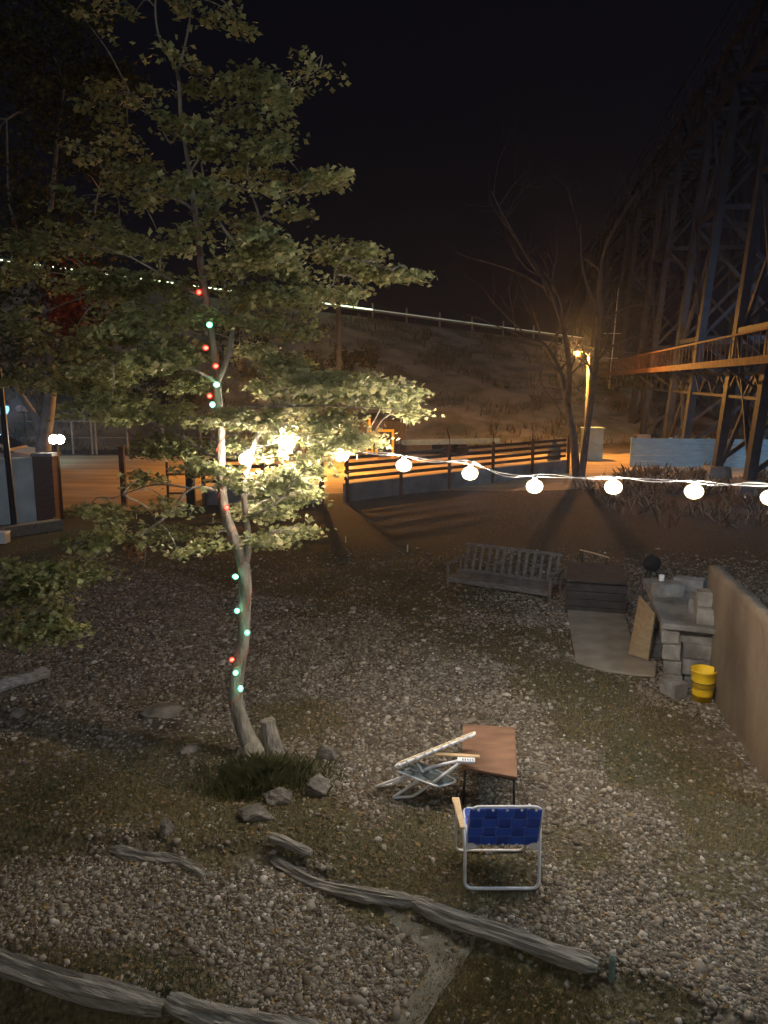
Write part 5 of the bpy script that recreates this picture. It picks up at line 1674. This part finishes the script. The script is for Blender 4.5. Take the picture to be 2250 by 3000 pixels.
# ================================================================== STEEL TRESTLE
def trestle():
    slope = .159
    Lx = lambda y: 13.7 + slope * (y - 30)
    ZT = 15.4
    t = thing('steel_trestle', 'tall dark steel trestle bridge on braced legs at the right', 'bridge', (Lx(30), 30, 0))
    M = mat('grey_steel', (.036, .041, .056), (.018, .02, .029), 2.5, .65, .2, 10)
    dirv = Vector((slope, 1, 0)).normalized(); side = Vector((dirv.y, -dirv.x, 0))
    top = lambda y, k: Vector((Lx(y), y, ZT)) + side * (3.8 * k)
    foot = lambda y, k: Vector((Lx(y), y, 0)) + side * (-1.15 if k == 0 else 4.95)
    at = lambda y, k, z: foot(y, k).lerp(top(y, k), z / ZT)
    towers = [(24.2, 28.0), (33.5, 37.5), (44, 48.5), (57, 62), (73, 79), (94, 101)]
    for (ya, yb) in towers:
        for y in (ya, yb):
            for k in (0, 1):
                b = MB(); b.beam(foot(y, k), top(y, k), .30, .30); b.build('leg', M, t)
                f = foot(y, k); b = MB(); b.box(f + Vector((0, 0, .2)), (.9, .9, .5), taper=.8); b.build('footing', M_plinth, t)
            b = MB()
            for z0, z1 in ((.6, 5.3), (5.3, 10.6), (10.6, 15.8)):
                b.beam(at(y, 0, z0), at(y, 1, z1), .14, .14); b.beam(at(y, 1, z0) + Vector((0, .16, 0)), at(y, 0, z1) + Vector((0, .16, 0)), .14, .14)
                b.beam(at(y, 0, z1), at(y, 1, z1), .16, .2)
            b.build('cross_brace', M, t)
        for k in (0, 1):
            b = MB()
            for z0, z1 in ((.6, 5.3), (5.3, 10.6), (10.6, 15.8)):
                b.beam(at(ya, k, z0), at(yb, k, z1), .13, .13); b.beam(at(yb, k, z0) + side * .15, at(ya, k, z1) + side * .15, .13, .13)
                b.beam(at(ya, k, z1), at(yb, k, z1), .15, .18)
            b.build('side_brace', M, t)
    # deck girders with lattice
    for k in (0, 1):
        y0, y1 = 20.0, 128.0
        b = MB()
        off = Vector((0, 0, 0))
        b.beam(top(y0, k), top(y1, k), .22, .2)
        b.beam(top(y0, k) + Vector((0, 0, 1.9)), top(y1, k) + Vector((0, 0, 1.9)), .2, .18)
        y = y0; up_ = True
        while y < y1 - 2.2:
            a, c = top(y, k), top(y + 2.2, k)
            b.beam(a + Vector((0, 0, 0 if up_ else 1.9)), c + Vector((0, 0, 1.9 if up_ else 0)), .12, .12); up_ = not up_
            b.beam(a, a + Vector((0, 0, 1.9)), .1, .1)
            y += 2.2
        b.build('girder', M, t)
    b = MB(); a, c = top(20, 0), top(128, 0)
    for k in (.9, 2.9):
        b.beam(a + Vector((0, 0, 1.75)) + side * k, c + Vector((0, 0, 1.75)) + side * k, .14, .3)
    for y in np.arange(20, 128, 1.3):
        p = top(y, 0) + Vector((0, 0, 1.99)); b.beam(p - side * .3, p + side * 4.1, .22, .16)
    b.build('deck', M, t)
    b = MB()
    for y in np.arange(20, 128, 3.0):
        p = top(y, 0) - side * .5 + Vector((0, 0, 1.68)); b.beam(p, p + Vector((0, 0, 1.1)), .06, .06)
    a2, c2 = top(20, 0) - side * .5, top(128, 0) - side * .5
    b.tube([a2 + Vector((0, 0, 2.78)), c2 + Vector((0, 0, 2.78))], .04, 6); b.tube([a2 + Vector((0, 0, 2.25)), c2 + Vector((0, 0, 2.25))], .03, 6)
    b.build('railing', M, t)
    # lower catwalk on the yard side with picket railing
    y0, y1 = 15.0, 66.0
    Mw = mat('rusty_steel', (.13, .062, .038), (.06, .032, .022), 4, .75, .2, 14)
    cw = lambda y: at(y, 0, 3.8 + .4 * max(0, (66 - y) / 44)) - side * .75
    b = MB(); b.beam(cw(y0), cw(y1), 1.1, .08); b.beam(cw(y0) - side * .5 - Vector((0, 0, .10)), cw(y1) - side * .5 - Vector((0, 0, .10)), .08, .16); b.build('catwalk', Mw, t)
    b = MB()
    for y in np.arange(y0, y1, .55):
        p = cw(y) - side * .5; b.beam(p, p + Vector((0, 0, .74)), .03, .03)
    b.beam(cw(y0) - side * .5 + Vector((0, 0, .74)), cw(y1) - side * .5 + Vector((0, 0, .74)), .06, .06)
    b.build('catwalk_railing', Mw, t)
    for y in np.arange(y0 + 1, y1, 4.4):
        b = MB(); p = cw(y); b.beam(p - side * .4 - Vector((0, 0, .1)), p + side * .7 - Vector((0, 0, .9)), .08, .08); b.beam(p + Vector((0, 0, -.08)) - side * .5, p + side * .8 - Vector((0, 0, .08)), .1, .1)
        b.build('catwalk_bracket', M, t)
    # latticed beam under the catwalk level
    b = MB(); y = 24.2; fl = True
    while y < 62:
        a, c = at(y, 0, 3.0), at(y + 1.0, 0, 3.0)
        b.beam(a + Vector((0, 0, .0 if fl else .8)), c + Vector((0, 0, .8 if fl else 0)), .07, .07); fl = not fl
        y += 1.0
    b.beam(at(24.2, 0, 3.0), at(62, 0, 3.0), .1, .1); b.beam(at(24.2, 0, 3.8), at(62, 0, 3.8), .1, .1)
    b.build('lattice_beam', M, t)
trestle()

# ================================================================== assumed house porch lamp, added behind the camera to front-light the yard
t = thing('added_porch_lamp', 'added cool white porch lamp, assumed on a bracket of the house', 'lamp', (-1.2, -.6, 4.9))
m = MB(); m.box((-1.2, -.75, 4.95), (.16, .05, .26)); m.beam((-1.2, -.75, 5.0), (-1.2, -.52, 5.0), .04, .04); m.build('bracket', M_dark, t)
m = MB(); m.lathe([(.03, .14), (.08, .10), (.10, .06)], (-1.2, -.5, 4.88), 14); m.build('shade', M_dark, t)
m = MB(); m.lathe([(.001, -.08), (.05, -.06), (.075, 0), (.06, .05), (.001, .06)], (-1.2, -.5, 4.88), 14); m.build('bulb', emit('added_porch_glow', (1.0, .97, .92), 800), t, smooth=True)
b = MB(); b.box((0, -1.0, 3.4), (14, .4, 6.8)); tag(b.build('house_wall', mat('house_siding', (.45, .43, .40), (.4, .38, .35), 3, .85)), 'pale sided wall of the house behind the viewer', 'house')

lamp_pole('yard_lamp', 'added cool white yard lamp, assumed on a pole beside the house, right of the viewer', Vector((5.7, 4.3, 0)), 4.9, (.36, .70, 1.0), 1000, .12, (-.3, .1))  # unseen lamp, assumed and added for the cool light at lower right

# ================================================================== haze added for the lens glare around the lamps
HAZE = 0.0010
if HAZE:
    b = MB(); b.box((5, 60, 11.5), (260, 150, 26))
    o = b.build('haze', None) if False else None
    me = b.mesh('haze'); mm = bpy.data.materials.new('glare_haze')
    mm.use_nodes = True
    N, L = mm.node_tree.nodes, mm.node_tree.links
    N.remove(N['Principled BSDF'])
    pv = N.new('ShaderNodeVolumePrincipled')
    pv.inputs['Color'].default_value = (.58, .66, .92, 1)
    pv.inputs['Density'].default_value = HAZE
    pv.inputs['Anisotropy'].default_value = 0.84
    L.new(pv.outputs[0], N['Material Output'].inputs['Volume'])
    me.materials.append(mm)
    o = bpy.data.objects.new('haze', me); C.objects.link(o)
    tag(o, 'thin haze added for the faint lens glare around the lamps', 'haze', kind='stuff')
